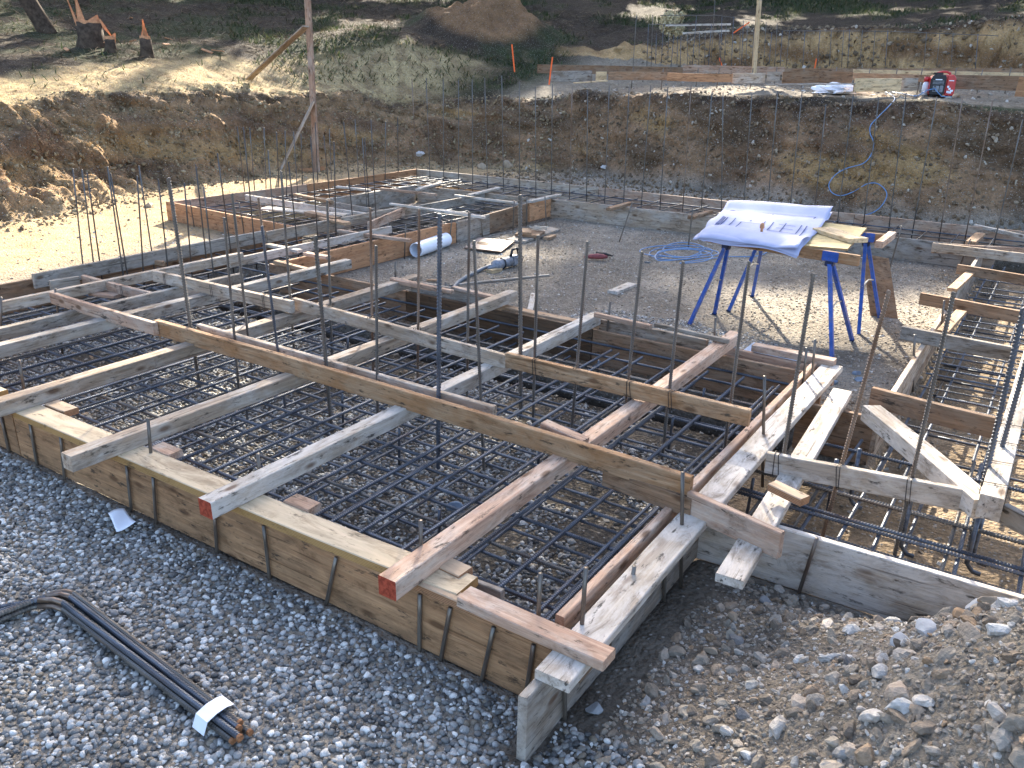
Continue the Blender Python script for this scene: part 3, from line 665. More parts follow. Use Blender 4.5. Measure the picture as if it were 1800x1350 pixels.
# north side of the pad: two layers
form((-1.15, 5.84), (-3.0, 5.84), 'brown', 'brown inner form board on the back side of the pad, right of the white joist')
form((-3.01, 5.84), (-5.0, 5.84), 'dark', 'dark inner form board on the back side of the pad, between the middle joists')  # shade inside the pad's back edge is put into this board's colour
form((-5.01, 5.84), (-6.9, 5.84), 'brown', 'brown inner form board on the back side of the pad, farthest left')
beam('backing_board', (-2.05, 5.90, .36), (-3.02, 5.90, .36), .035, .19, 'weath', 'weathered board nailed high behind the pad form, beside the white joist', 'backing board')
beam('backing_board', (-4.02, 5.90, .38), (-5.0, 5.90, .38), .035, .20, 'grey', 'grey board nailed high behind the pad form, left of the wavy-grained joist', 'backing board')
beam('kicker', (-2.98, 5.92, .305), (-4.0, 5.92, .305), .085, .04, 'fir', 'pale timber lying flat behind the pad form between two joists', 'timber')
beam('kicker', (-1.95, 5.97, .31), (-1.1, 5.93, .31), .038, .12, 'pink', 'reddish timber on edge behind the back right corner of the pad', 'timber')
beam('block', (-1.72, 5.99, .37), (-1.12, 5.98, .37), .09, .05, 'pink', 'pale notched timber lying on the back right corner of the pad form', 'timber')
beam('brace_block', (-1.65, 6.1, .33), (-1.42, 6.1, .33), .12, .04, 'fir', 'small fir block just behind the back right corner of the pad', 'block')
# north strip
form((-.55, 11.87), (-3.4, 11.83), 'grey', 'grey form board along the back of the courtyard, right length')
form((-3.41, 11.83), (-6.98, 11.78), 'weath', 'pale form board along the back of the courtyard, left length', h=.32)
form((-11.2, 13.46), (-7.0, 13.5), 'weath', 'far form board of the back strip, left length')
form((-6.99, 13.5), (-2.6, 13.5), 'pink', 'far form board of the back strip, middle length')
form((-2.59, 13.5), (2.2, 13.5), 'pink', 'far form board of the back strip, right length')
# west strips
form((-6.87, 5.95), (-6.87, 9.05), 'orange', 'orange plywood form facing the courtyard behind the white pipe', h=.29)
form((-6.86, 9.06), (-6.9, 9.9), 'grey', 'grey form panel between the orange plywood and the brown panel')
form((-6.92, 9.92), (-7.0, 11.1), 'brown', 'brown form panel facing the courtyard near its back left corner')
form((-6.98, 11.12), (-6.98, 11.76), 'orange', 'short orange form panel in the back left corner of the courtyard')
form((-8.19, 2.0), (-8.19, 7.4), 'brown', 'dark form board between the sandy floor and the left strip')
form((-8.20, 9.2), (-8.15, 11.55), 'grey', 'grey form board on the far side of the left strip, behind the thin white brace')
form((-11.33, 7.72), (-8.2, 7.48), 'orange', 'bright orange form board standing on the sunlit sandy floor')
form((-11.25, 7.78), (-11.17, 10.4), 'pink', 'form board at the foot of the left bank, front length')
form((-11.17, 10.41), (-11.19, 13.44), 'orange', 'form board at the foot of the left bank, back length')
form((-9.66, 9.35), (-9.66, 11.55), 'grey', 'grey form board on the left of the boxed-out square')
form((-9.66, 9.33), (-8.2, 9.2), 'grey', 'grey form board across the front of the boxed-out square')
form((-9.6, 11.57), (-7.0, 11.6), 'weath', 'splashed form board across the back of the boxed-out square')
form((-9.2, 3.35), (-8.2, 3.30), 'pale', 'pale form board reaching in from the left edge of the photo')
form((-9.2, 2.95), (-6.95, 2.90), 'pale', 'pale inner board under the left joists near the photo edge', h=.25)
# caps
pbeam('cap', (394, 880), (20, 722), .335, .15, .045, 'lvl', 'laminated cap lying on the front form, left of the middle joist', 'cap board')
pbeam('cap', (803, 1045), (396, 881), .335, .15, .045, 'lvl', 'laminated cap lying on the front form, between the two red-ended joists', 'cap board')
pbeam('cap', (969, 1130), (690, 1008), .330, .06, .040, 'ply', 'layered plywood strip under the overhanging pale plank', 'cap board')
beam('cap', (-9.0, 2.24, .335), (-5.3, 2.24, .335), .15, .045, 'lvl', 'laminated cap on the front form at the left edge of the photo', 'cap board')
pbeam('plank', (1060, 1164), (803, 1050), .375, .095, .045, 'pink', 'pale plank overhanging the near corner of the pad', 'plank')
pbeam('form_liner', (880, 1040), (345, 840), .295, .03, .26, 'grey', 'thin grey liner board behind the front form', 'timber')
# ------------------------------------------------------------ joists
JG = 'joists laid across the pad'
J = []
def joist(xa, ya, xb, yb, mat, label, w=.09, h=.089, z=.425, red=False, zb=None):
    return beam('joist', (xa, ya, z), (xb, yb, zb or z), w, h, mat, label, 'joist', JG, red=red, warp=.004)
joist(-1.885, 2.03, -1.885, 6.03, 'pink', 'joist with a red painted end nearest the near corner of the pad', red=True)
joist(-2.975, 2.02, -2.985, 5.83, 'white', 'whitish split joist with a red end, over the middle of the pad', red=True)
joist(-3.93, 1.92, -3.93, 6.03, 'weath', 'smooth joist overhanging the front form, third from the near corner')
joist(-4.93, 1.75, -4.98, 5.98, 'weath', 'rough bark-edged joist leaving the photo at the left edge', w=.10)
joist(-5.96, 1.9, -5.96, 6.05, 'grey', 'smooth grey joist with a sunlit top, second from the left')
joist(-6.33, 2.3, -6.33, 5.0, 'grey', 'darker joist just behind the grey sunlit one', w=.06)
joist(-7.05, 2.3, -7.05, 5.6, 'weath', 'worn joist at the left that passes under the long board', w=.06)
beam('plank_on_edge', (-7.95, 3.9, .385), (-7.98, 6.7, .385), .04, .14, 'grey', 'spattered plank on edge above the left strip, near length', 'plank')
beam('plank_on_edge', (-7.95, 6.71, .375), (-7.92, 9.5, .375), .04, .14, 'weath', 'spattered plank on edge above the left strip, far length', 'plank')
beam('plank_on_edge', (-7.13, 5.5, .36), (-7.10, 8.0, .36), .04, .09, 'white', 'long thin plank on edge along the inner side of the left strip', 'plank')
# purlins along the pad
pbeam('purlin', (268, 568), (86, 514), .515, .04, .095, 'pink', 'end piece of the long board, with a square dark end joint', 'purlin', z1=.52)
pbeam('purlin', (1214, 840), (270, 563), .515, .042, .115, 'mould', 'long orange-stained board laid across all the joists', 'purlin', warp=.006)
pbeam('purlin', (866, 716), (345, 570), .515, .04, .08, 'weath', 'thin grey board just behind the long stained board', 'purlin')
pbeam('purlin', (510, 530), (267, 476), .53, .045, .10, 'weath', 'left length of the rear purlin, starting above the left strip', 'purlin')
pbeam('purlin', (888, 625), (513, 524), .515, .04, .10, 'weath', 'middle length of the rear purlin, wired to tall bars', 'purlin')
pbeam('purlin', (1318, 722), (888, 621), .53, .04, .10, 'mould', 'right length of the rear purlin with round knots', 'purlin')
pbeam('purlin', (1372, 938), (1208, 865), .445, .04, .13, 'pink', 'stub board crossing the two planks at the right corner', 'purlin')
pbeam('brace', (1215, 878), (1060, 823), .42, .035, .10, 'brown', 'shadowed board under the right end of the long board', 'timber')
a = W(957, 740, .50); b = W(1030, 772, .47)
beam('stub', a, b, .07, .035, 'pink', 'short pink offcut leaning on the long board', 'offcut')
beam('block', W(795, 510, .46), W(688, 487, .44), .05, .035, 'pink', 'pink offcut lying over the back of the left white-topped joist', 'offcut')
pbeam('offcut', (876, 524), (793, 504), .40, .06, .03, 'pink', 'pink strip nailed on the back form, beside the wavy-grained joist', 'offcut')
pbeam('offcut', (755, 505), (686, 490), .44, .05, .035, 'pink', 'pink strip nailed across a joist end, left of the wavy-grained joist', 'offcut')
pbeam('offcut', (1142, 572), (1044, 550), .46, .04, .035, 'pink', 'pink strip nailed over the end of the white joist', 'offcut')
pbeam('offcut', (1279, 598), (1150, 568), .46, .035, .03, 'grey', 'grey stick lying over the back corner joist', 'offcut')
# east side planks
beam('plank', (-1.125, 2.02, .33), (-1.13, 5.98, .33), .14, .042, 'white', 'wide white plank lying flat along the right side of the pad', 'plank', warp=.004)
beam('plank', (-1.27, 2.32, .335), (-1.25, 5.95, .335), .04, .09, 'pink', 'narrow board on edge just inside the wide white plank', 'plank')
pbeam('plank', (1308, 1022), (1498, 688), .335, .12, .042, 'white', 'loose plank lying across the short strip beside the white plank', 'plank', z1=.33)
beam('support_block', (-1.13, 2.12, .285), (-1.13, 2.30, .285), .13, .03, 'brown', 'brown packer under the near end of the white plank', 'block')
# right: cross pieces
pbeam('crosspiece', (1726, 868), (1348, 797), .435, .04, .115, 'white', 'whitish crosspiece wired to tall bars above the short strip', 'crosspiece')
pbeam('crosspiece', (1760, 738), (1532, 682), .40, .045, .13, 'brown', 'red-brown crosspiece with a dark split, first over the right trench', 'crosspiece', warp=.004)
pbeam('crosspiece', (1786, 612), (1585, 574), .40, .045, .11, 'grey', 'grey crosspiece, second over the right trench', 'crosspiece')
pbeam('crosspiece', (1850, 558), (1618, 515), .40, .045, .11, 'brown', 'brown snow-topped crosspiece, third over the right trench', 'crosspiece')
pbeam('crosspiece', (1860, 494), (1683, 465), .40, .045, .10, 'brown', 'dark crosspiece, fourth over the right trench', 'crosspiece')
pbeam('crosspiece', (1900, 458), (1640, 427), .39, .045, .11, 'weath', 'pale crosspiece over the far end of the right trench', 'crosspiece')
pbeam('diagonal_brace', (1713, 878), (1517, 712), .44, .11, .10, 'white', 'thick white diagonal timber over the short strip', 'brace', z1=.42)
beam('ledger', (.02, 4.02, .50), (.06, 7.6, .50), .10, .12, 'white', 'thick white timber wrapped with wires at the right edge', 'ledger')
beam('diagonal_brace', (.08, 4.2, .40), (.75, 3.75, .40), .04, .10, 'grey', 'grey brace running out of the photo at the right edge', 'brace')
pbeam('short_board', (1700, 547), (1668, 583), .34, .09, .035, 'fir', 'sawn board lying along the trench form, nearer piece', 'plank')
pbeam('short_board', (1715, 478), (1683, 508), .345, .09, .035, 'fir', 'sawn board lying along the trench form, middle piece', 'plank')
# north strip cross pieces and planks
pbeam('spreader', (780, 320), (738, 332), .33, .09, .035, 'white', 'flat spreader across the back strip, farthest left', 'spreader')
pbeam('spreader', (880, 329), (828, 342), .33, .09, .035, 'white', 'flat spreader across the back strip, second from the left', 'spreader')
pbeam('spreader', (987, 341), (936, 353), .33, .10, .035, 'white', 'flat spreader across the back strip, third from the left', 'spreader')
pbeam('spreader', (1113, 355), (1076, 366), .33, .10, .045, 'brown', 'flat spreader across the back strip, fourth from the left', 'spreader')
pbeam('spreader', (1254, 370), (1220, 381), .33, .10, .045, 'brown', 'flat spreader across the back strip, by the drawings table', 'spreader')
pbeam('spreader', (1733, 410), (1716, 425), .33, .12, .04, 'fir', 'flat spreader across the back strip, above the right trench', 'spreader')
pbeam('plank', (1820, 437), (1641, 428), .35, .04, .12, 'pink', 'plank on edge lying on the courtyard back form at the right', 'plank')
pbeam('plank', (1808, 415), (1712, 394), .30, .05, .05, 'white', 'loose pale plank behind the far form at the right edge', 'plank')
# braces over the left strip
pbeam('crossbrace', (264, 515), (142, 484), .42, .04, .09, 'pink', 'crosspiece over the left strip just behind the long board', 'crosspiece')
pbeam('crossbrace', (139, 486), (88, 494), .42, .04, .09, 'grey', 'short grey stub crossing at the far left of the strip', 'offcut')
pbeam('crossbrace', (558, 478), (480, 458), .34, .06, .04, 'fir', 'sunlit fir piece across the end of the pad', 'crosspiece')
pbeam('crossbrace', (522, 440), (465, 429), .34, .08, .035, 'white', 'flat crosspiece over the left strip, beside the white-topped joist', 'crosspiece')
pbeam('crossbrace', (573, 451), (532, 444), .36, .08, .035, 'pink', 'stub crosspiece at the end of the orange plywood', 'crosspiece')
pbeam('crossbrace', (718, 421), (592, 404), .34, .07, .035, 'pink', 'flat crosspiece reaching over the orange plywood toward the courtyard', 'crosspiece')
pbeam('thin_brace', (850, 381), (684, 357), .40, .06, .03, 'white', 'thin white brace spanning the left strip behind the pipe', 'crosspiece')
pbeam('thin_brace', (912, 356), (798, 342), .35, .06, .03, 'white', 'thin white brace over the back left corner of the courtyard', 'crosspiece')
pbeam('brace', (727, 358), (650, 390), .36, .04, .12, 'pink', 'splashed board over the left strip below the thin white brace', 'plank')
pbeam('crossbrace', (650, 376), (430, 342), .33, .04, .09, 'white', 'long white board across the boxed-out corner', 'crosspiece')
pbeam('crossbrace', (580, 353), (515, 340), .31, .07, .035, 'fir', 'flat fir spreader near the foot of the left bank', 'spreader')
pbeam('crossbrace', (648, 333), (590, 327), .31, .07, .035, 'white', 'flat white spreader near the foot of the left bank', 'spreader')
pbeam('crossbrace', (765, 341), (668, 330), .32, .05, .04, 'pink', 'thin crosspiece near the far left corner of the back strip', 'spreader')
pbeam('plank', (602, 379), (455, 366), .36, .20, .02, 'white', 'white board lying on the boxed-out corner', 'plank')
pbeam('plank', (586, 383), (534, 372), .40, .12, .05, 'brown', 'brown offcut lying on the white board', 'offcut')
pbeam('plank', (604, 392), (560, 382), .38, .12, .035, 'fir', 'fir offcut beside the brown one on the boxed-out corner', 'offcut')
pbeam('offcut', (412, 437), (380, 421), .07, .12, .06, 'fir', 'fir block on the ground in the shade of the orange board', 'block')
pbeam('offcut', (285, 460), (232, 452), .29, .04, .05, 'fir', 'small board laid over the left strip form', 'offcut')
a = W(105, 560, .30); 
pbeam('packer', (200, 520), (155, 515), .34, .1, .03, 'pink', 'pink packer beside the left end of the long board', 'block')
# plywood packers beside the joists
for p, q, lb in (((112, 724), (78, 710), 'plywood packer beside the rough left joist'), ((295, 800), (262, 786), 'red-brown packer beside the smooth joist'), ((540, 897), (498, 880), 'dark packer beside the white split joist'), ((806, 1013), (770, 996), 'layered plywood packer beside the red-ended corner joist')):
    pbeam('packer', p, q, .345, .09, .04, 'ply' if 'plywood' in lb else 'pink', lb, 'packer')
pbeam('packer', (1408, 878), (1350, 850), .42, .07, .04, 'ply', 'layered plywood block lying on the loose plank', 'packer')
# ------------------------------------------------------------ rebar mats
def mat_bars(name, lst, z, r, axis_, lab, group, mat='bar', ribs=True, jit=.012):
    for i, (c, a, b) in enumerate(lst):
        j = random.uniform(-jit, jit); k = random.uniform(-jit, jit); dz = random.uniform(-.006, .006)
        p, q = ((c+j, a, z+dz), (c+k, b, z-dz)) if axis_ == 'y' else ((a, c+j, z+dz), (b, c+k, z-dz))
        mm = mat if random.random() > .22 else 'barw'
        bar('mat_rebar', p, q, r, mm, lab % nth(i), 'rebar', group, ribs)
ys_top = [2.52+.272*i for i in range(13)]
xs_top = [-1.395-.27*i for i in range(25)]
mat_bars('mat_rebar', [(x, 2.38+.03*random.random(), 5.66-.05*random.random()) for x in xs_top], .205, .0095, 'y', '%s bar of the upper pad mat running away from the viewer, counted from the right', 'upper pad mat, bars running away')
mat_bars('mat_rebar', [(y, -1.32, -8.0) for y in ys_top], .187, .0093, 'x', '%s bar of the upper pad mat running left to right, counted from the front form', 'upper pad mat, bars across')
mat_bars('mat_rebar', [(x-.11, 2.38, 5.7) for x in xs_top[:24]], .062, .008, 'y', '%s bar of the lower pad mat running away from the viewer, counted from the right', 'lower pad mat, bars running away')
mat_bars('mat_rebar', [(y+.09, -1.32, -8.0) for y in ys_top[:12]], .045, .008, 'x', '%s bar of the lower pad mat running left to right, counted from the front form', 'lower pad mat, bars across')
# extra doubled bars
for i, (x, z) in enumerate(((-1.44, .207), (-2.645, .207), (-5.05, .215), (-5.38, .22), (-5.43, .22), (-2.06, .209))):
    bar('mat_rebar', (x, 2.4, z), (x+random.uniform(-.02, .02), 5.6, z), .0085, 'bar', '%s doubled-up bar lapped beside another in the upper pad mat, counted from the right' % nth(i), 'rebar', 'lapped bars in the pad')
# strips
def lat(x0, x1, y0, y1, z, sp, r, along, cross, lab, grp, ribs=False, m='bar'):
    n = max(2, int(round(cross)))
    if along == 'y':
        L_ = [(x0+(x1-x0)*i/(n-1), y0, y1) for i in range(n)]; C_ = [(y0+.12+sp*i, x0-.08, x1+.08) for i in range(int((y1-y0-.2)/sp)+1)]
        mat_bars('m', L_, z, r, 'y', '%s lengthwise bar '+lab, grp+', lengthwise', m, ribs); mat_bars('m', C_, z+.02, r*.85, 'x', '%s crossbar '+lab, grp+', crossbars', m, ribs, .02)
    else:
        L_ = [(y0+(y1-y0)*i/(n-1), x0, x1) for i in range(n)]; C_ = [(x0+.12+sp*i, y0-.08, y1+.08) for i in range(int((x1-x0-.2)/sp)+1)]
        mat_bars('m', L_, z, r, 'x', '%s lengthwise bar '+lab, grp+', lengthwise', m, ribs); mat_bars('m', C_, z+.02, r*.85, 'y', '%s crossbar '+lab, grp+', crossbars', m, ribs, .02)
# right trench
mat_bars('m', [(-.55, 4.75, 11.6), (-.41, 5.35, 11.6), (-.11, 5.3, 11.6), (.25, 5.3, 11.6), (.7, 5.3, 11.6), (1.05, 5.3, 11.6)], .12, .009, 'y', '%s lengthwise bar of the right trench cage, counted from the left', 'right trench cage, lengthwise')
mat_bars('m', [(5.62, -.6, 1.15), (5.80, -.6, 1.15), (5.98, -.46, 1.15), (6.14, -.66, 1.15), (6.30, -.46, 1.15), (6.48, -.60, 1.15), (6.62, -.44, 1.15), (6.80, -.6, 1.15), (6.98, -.6, 1.15), (7.15, -.6, 1.15), (7.32, -.62, 1.15), (7.5, -.6, 1.15), (7.68, -.6, 1.15), (7.9, -.6, 1.15), (8.15, -.6, 1.15), (8.4, -.6, 1.15), (8.62, -.6, 1.15), (8.85, -.6, 1.15), (9.1, -.6, 1.15), (9.35, -.6, 1.15), (9.6, -.6, 1.15), (9.9, -.6, 1.15), (10.2, -.6, 1.15), (10.6, -.6, 1.15), (11, -.6, 1.15)], .136, .0075, 'x', '%s crossbar of the right trench cage, counted from the near end', 'right trench cage, crossbars', jit=.02)
mat_bars('m', [(y, -.55, 1.1) for y in np.arange(5.5, 11.5, .42)], -.02, .009, 'x', '%s low crossbar at the bottom of the right trench, counted from the near end', 'right trench, low crossbars', ribs=False)
mat_bars('m', [(-.5, 5.3, 11.5), (-.05, 5.3, 11.5), (.6, 5.3, 11.5)], -.04, .009, 'y', '%s low lengthwise bar at the bottom of the right trench, counted from the left', 'right trench, low lengthwise', ribs=False)
# short strip at the right
mat_bars('m', [(4.30, -1.2, 2.4), (4.02, -1.25, 2.4), (3.985, -1.2, 2.4), (4.62, -1.2, 2.4), (4.92, -.9, 2.4)], .175, .0105, 'x', '%s bar across the short strip at the right, counted out of order of depth', 'short strip, bars across')
mat_bars('m', [(-1.0, 3.68, 5.1), (-.74, 3.70, 5.15), (-.57, 3.66, 5.15), (-.41, 3.68, 5.15), (-.11, 3.68, 5.2), (-.06, 3.68, 5.2), (.21, 3.66, 5.2), (.6, 3.66, 5.2)], .157, .0095, 'y', '%s bar running away in the short strip at the right, counted from the left', 'short strip, bars running away')
mat_bars('m', [(4.15, -1.1, 2.4), (4.7, -1.1, 2.4)], -.02, .011, 'x', '%s low bar across the short strip at the right', 'short strip, low bars')
mat_bars('m', [(-.85, 3.7, 5.1), (-.3, 3.7, 5.1), (.3, 3.7, 5.1)], -.04, .010, 'y', '%s low bar running away in the short strip', 'short strip, low bars running away')
lat(-10.9, 1.2, 12.1, 13.3, .17, .42, .010, 'x', 4, 'of the back strip, counted from the %s' % 'left', 'back strip cage')
lat(-8.0, -7.08, 5.95, 11.5, .17, .32, .010, 'y', 4, 'of the left strip, counted from the near end', 'left strip cage')
lat(-11.0, -9.85, 7.95, 13.2, .17, .36, .010, 'y', 4, 'of the strip at the foot of the left bank', 'bank foot strip cage')
lat(-9.6, -8.3, 7.95, 9.1, .17, .3, .010, 'x', 4, 'of the small strip behind the orange board', 'orange board strip cage')
# ------------------------------------------------------------ upright bars
LP = []
def vset(L, grp, lab, z, zb, r, y=None, mats=('barw', 'barrust', 'bar'), ribs=True):
    L = sorted(L, key=lambda q: q[1][0])
    for i, (b_, t_) in enumerate(L):
        o, tp_ = vbar(b_, t_, z, zb, r, random.choice(mats), lab % nth(i), grp, ribs, 'upright_rebar', y)
vset([((335, 573), (296, 312)), ((573, 638), (554, 414)), ((771, 692), (773, 375))], 'thick uprights behind the long board', '%s thick ribbed upright just behind the long stained board, from the left', .515, .03, .013, mats=('barw', 'bar'))
vset([((412, 593), (394, 382)), ((488, 614), (460, 397)), ((663, 662), (661, 431)), ((845, 699), (833, 423))], 'thin uprights behind the long board', '%s thin upright just behind the long stained board, from the left', .50, .03, .0092, mats=('barw', 'bar'))
vset([((433, 564), (408, 340)), ((510, 522), (494, 300)), ((475, 517), (454, 347)), ((581, 539), (575, 351)), ((654, 557), (651, 365)), ((735, 573), (737, 367)), ((822, 596), (825, 372)), ((940, 629), (946, 413)), ((1014, 647), (1033, 424)), ((1104, 669), (1129, 442)), ((1177, 684), (1201, 459)), ((1284, 709), (1317, 459))], 'uprights along the rear purlin', '%s upright wired to the rear purlin, from the left', .50, .03, .0098, mats=('barw', 'barrust', 'barw'))
vset([((915, 618), (914, 342))], 'thick upright at the purlin splice', '%s thick ribbed upright standing at the splice of the rear purlin', .51, .03, .0135, mats=('barw',))
vset([((1379, 790), (1430, 480)), ((1480, 816), (1563, 510)), ((1603, 840), (1677, 513))], 'uprights along the whitish crosspiece', '%s tall leaning upright wired to the whitish crosspiece, from the left', .43, -.02, .0105, mats=('barw', 'barrust', 'barw'))
vset([((1733, 835), (1800, 540)), ((1757, 800), (1830, 540))], 'uprights beside the wired timber', '%s of two thick uprights beside the wired white timber', .45, -.02, .013, mats=('bar',))
vset([((147, 480), (128, 296)), ((167, 484), (144, 298)), ((179, 487), (153, 303)), ((218, 493), (189, 293)), ((226, 496), (194, 304)), ((253, 493), (241, 309)), ((271, 471), (244, 291)), ((296, 478), (278, 314)), ((338, 487), (324, 321)), ((364, 467), (344, 289)), ((377, 496), (358, 329)), ((407, 450), (382, 269)), ((449, 447), (428, 223)), ((484, 427), (471, 264)), ((523, 431), (507, 284)), ((559, 424), (546, 240)), ((591, 422), (587, 249)), ((621, 398), (604, 213)), ((645, 370), (637, 242)), ((649, 369), (641, 242)), ((662, 404), (652, 209))],
     'uprights in the left strip', '%s upright rising from the left strip, from the left', .20, 0, .0085, mats=('bard', 'bard', 'barw'), ribs=False)
vset([((430, 336), (417, 222)), ((448, 340), (439, 224)), ((468, 342), (464, 224)), ((491, 340), (486, 232)), ((504, 344), (501, 229)), ((524, 353), (516, 231)), ((532, 336), (529, 235)), ((559, 331), (554, 215)), ((580, 351), (569, 238)), ((583, 327), (579, 227)), ((631, 322), (624, 209)), ((677, 316), (678, 213)), ((700, 312), (699, 205))],
     'uprights at the foot of the left bank', '%s upright in the strip at the foot of the left bank, from the left', .17, 0, .010, mats=('bard', 'barw'), ribs=False)
far = [((733, 317), (724, 138)), ((756, 315), (749, 137)), ((780, 318), (779, 138)), ((806, 323), (806, 140)), ((831, 323), (830, 140)), ((857, 330), (852, 137)), ((885, 330), (882, 133)), ((913, 337), (913, 143)), ((942, 343), (941, 152)), ((969, 342), (971, 147)), ((1001, 345), (1006, 150)), ((1031, 353), (1033, 157)), ((1063, 353), (1071, 150)), ((1096, 358), (1106, 153)), ((1127, 363), (1144, 150)), ((1160, 367), (1174, 153)), ((1200, 368), (1215, 150)), ((1232, 372), (1252, 160)), ((1268, 375), (1271, 163)), ((1306, 378), (1322, 163)), ((1348, 380), (1367, 160)), ((1387, 384), (1410, 160)), ((1430, 388), (1452, 183)), ((1472, 390), (1500, 167)), ((1563, 397), (1593, 163)), ((1605, 402), (1647, 170)), ((1653, 407), (1692, 173)), ((1697, 417), (1745, 177)), ((1747, 430), (1798, 210)), ((1518, 393), (1545, 170))]
vset(far, 'tall bars in front of the far bank', '%s tall thin bar in front of the far earth bank, from the left', .17, 0, .009, mats=('barw', 'barrust', 'barw'), ribs=False)
# ------------------------------------------------------------ form pins
def pin(p, q, label, y=None, x=None, r=.0095, zt=None):
    """steel pin seen from pixel p (top) to q (bottom, on the ground) leaning on a form"""
    Q = W(*q, .01)
    d = ray(*p); nrm = Vector((Q.x, Q.y, 0)).normalized(); t = nrm.dot(Vector((Q.x, Q.y, 0)))/nrm.dot(d)*.985
    P_ = Vector((d.x*t, d.y*t, CAMH+d.z*t)); dr = (P_-Q).normalized()
    return bar('form_pin', Q-dr*.06, P_, r, 'pin', label, 'steel pin', 'steel pins holding the forms', False)
def fpin(px_t, px_b, label, Y, zt=.282):
    """pin on the outer face of a form standing at depth Y"""
    a = WY(*px_t, Y); b = WY(*px_b, Y)
    u = (a-b).normalized(); a = b+u*((zt-b.z)/u.z) if a.z > zt+.0 and zt else a
    return bar('form_pin', b-u*.05, a, .0095, 'pin', label, 'steel pin', 'steel pins holding the forms', False)
front = [((2, 733), (20, 812)), ((52, 743), (67, 827)), ((106, 765), (115, 855)), ((222, 817), (232, 905)), ((269, 837), (275, 930)), ((377, 905), (382, 975)), ((463, 922), (475, 1025)), ((592, 975), (573, 1065)), ((738, 1043), (737, 1165)), ((792, 1065), (775, 1160)), ((868, 1102), (845, 1205)), ((938, 1133), (928, 1200))]
for i, (a, b) in enumerate(front):
    fpin(a, b, '%s steel pin against the outside of the amber front form, from the left' % nth(i), 2.178)
def upin(top, x=None, y=None, z0=0, label='', base=None, zz=.33, r=.010):
    B = W(*base, zz)
    o, _ = vbar(base, top, zz, z0, r, 'pin', label, 'short pins standing above the forms', False, 'form_pin'); tag(o, None, 'steel pin'); return o
for i, (b_, t_, zz, lb) in enumerate((((265, 795), (260, 735), .34, 'short pin standing beside the smooth overhanging joist'), ((457, 845), (453, 798), .34, 'short pin standing behind the white split joist'), ((740, 958), (739, 915), .42, 'rusty pin standing behind the red-ended corner joist'), ((947, 1070), (950, 1008), .37, 'pin standing inside the overhanging pale plank'), ((1023, 1097), (1030, 998), .33, 'tall pin in the corner between the pale plank and the narrow board'), ((1113, 1010), (1115, 995), .33, 'pin head poking up between the two right-hand planks'), ((42, 680), (33, 633), .30, 'pin with a tie wire loop at the left edge'), ((1199, 900), (1200, 830), .40, 'pin nailed to the right end of the long board'), ((1342, 762), (1344, 661), .34, 'pin standing between the two planks at the back right'), ((1413, 664), (1418, 611), .34, 'shorter pin at the back right corner of the pad'), ((1428, 655), (1433, 596), .34, 'taller pin at the back right corner of the pad'), ((1255, 600), (1258, 558), .33, 'dark pin behind the back form, beside the corner joist'), ((1071, 548), (1073, 530), .45, 'dark pin behind the white joist end'), ((695, 488), (695, 459), .3, 'dark pin in the courtyard beside the pad form'), ((783, 508), (783, 495), .3, 'dark pin in the courtyard by the tool hose'), ((103, 560), (97, 507), .3, 'pin at the left end of the long board'), ((2, 580), (2, 522), .3, 'pin at the left edge of the photo'), ((1606, 640), (1608, 588), .22, 'pin beside the near end of the trench form'), ((1656, 560), (1660, 528), .3, 'pin beside the trench form, second crosspiece'), ((1573, 440), (1585, 398), .29, 'tall pin on the courtyard back form, right of the table'), ((1704, 425), (1706, 420), .35, 'pin head by the back strip spreader'), ((1214, 398), (1218, 363), .29, 'pin on the courtyard back form, left of the table'), ((1097, 400), (1112, 355), .20, 'leaning pin on the courtyard back form, left of centre'), ((960, 388), (958, 345), .15, 'pin in the back left corner of the courtyard'), ((925, 392), (926, 345), .05, 'pin against the brown panel'), ((902, 398), (904, 352), .05, 'pin against the brown panel, nearer'), ((848, 415), (845, 372), .02, 'pin against the grey form panel'), ((790, 425), (795, 380), .05, 'pin against the orange plywood, behind the pipe'), ((711, 452), (713, 395), .02, 'pin against the orange plywood, before the pipe'), ((341, 397), (334, 352), .02, 'pin on the bright orange board, left'), ((430, 414), (420, 356), .02, 'pin on the bright orange board, right'))):
    upin(t_, base=b_, zz=zz, label=lb)
for i, (a, b) in enumerate((((1015, 1177), (1012, 1275)), ((1100, 1087), (1092, 1183)), ((1195, 980), (1193, 1063)))):
    B = Vector((-1.148, W(*b, .0).y, -.05)); bar('form_pin', B, (-1.148, W(*a, .28).y, .29), .0095, 'pin', '%s steel pin outside the right-hand form, from the near end' % nth(i), 'steel pin', 'steel pins holding the forms', False)
fpin((1440, 935), (1400, 1055), 'leaning steel pin on the cement-greyed form board at the right', 3.50, .32)
# short stubs hanging down inside the pad
for i, (px, py) in enumerate(((553, 880), (770, 905), (945, 800), (1120, 1010), (430, 690), (610, 600), (1235, 690), (1180, 740), (600, 700), (1320, 850), (1050, 640), (880, 560), (500, 640), (700, 760))):
    p = W(px, py, .2); bar('dowel', (p.x, p.y, -.02), (p.x+.01, p.y, .235), .009, 'bar', '%s stubby dowel standing in the pad mat' % nth(i), 'rebar dowel', 'stubby dowels in the pad mat', False)
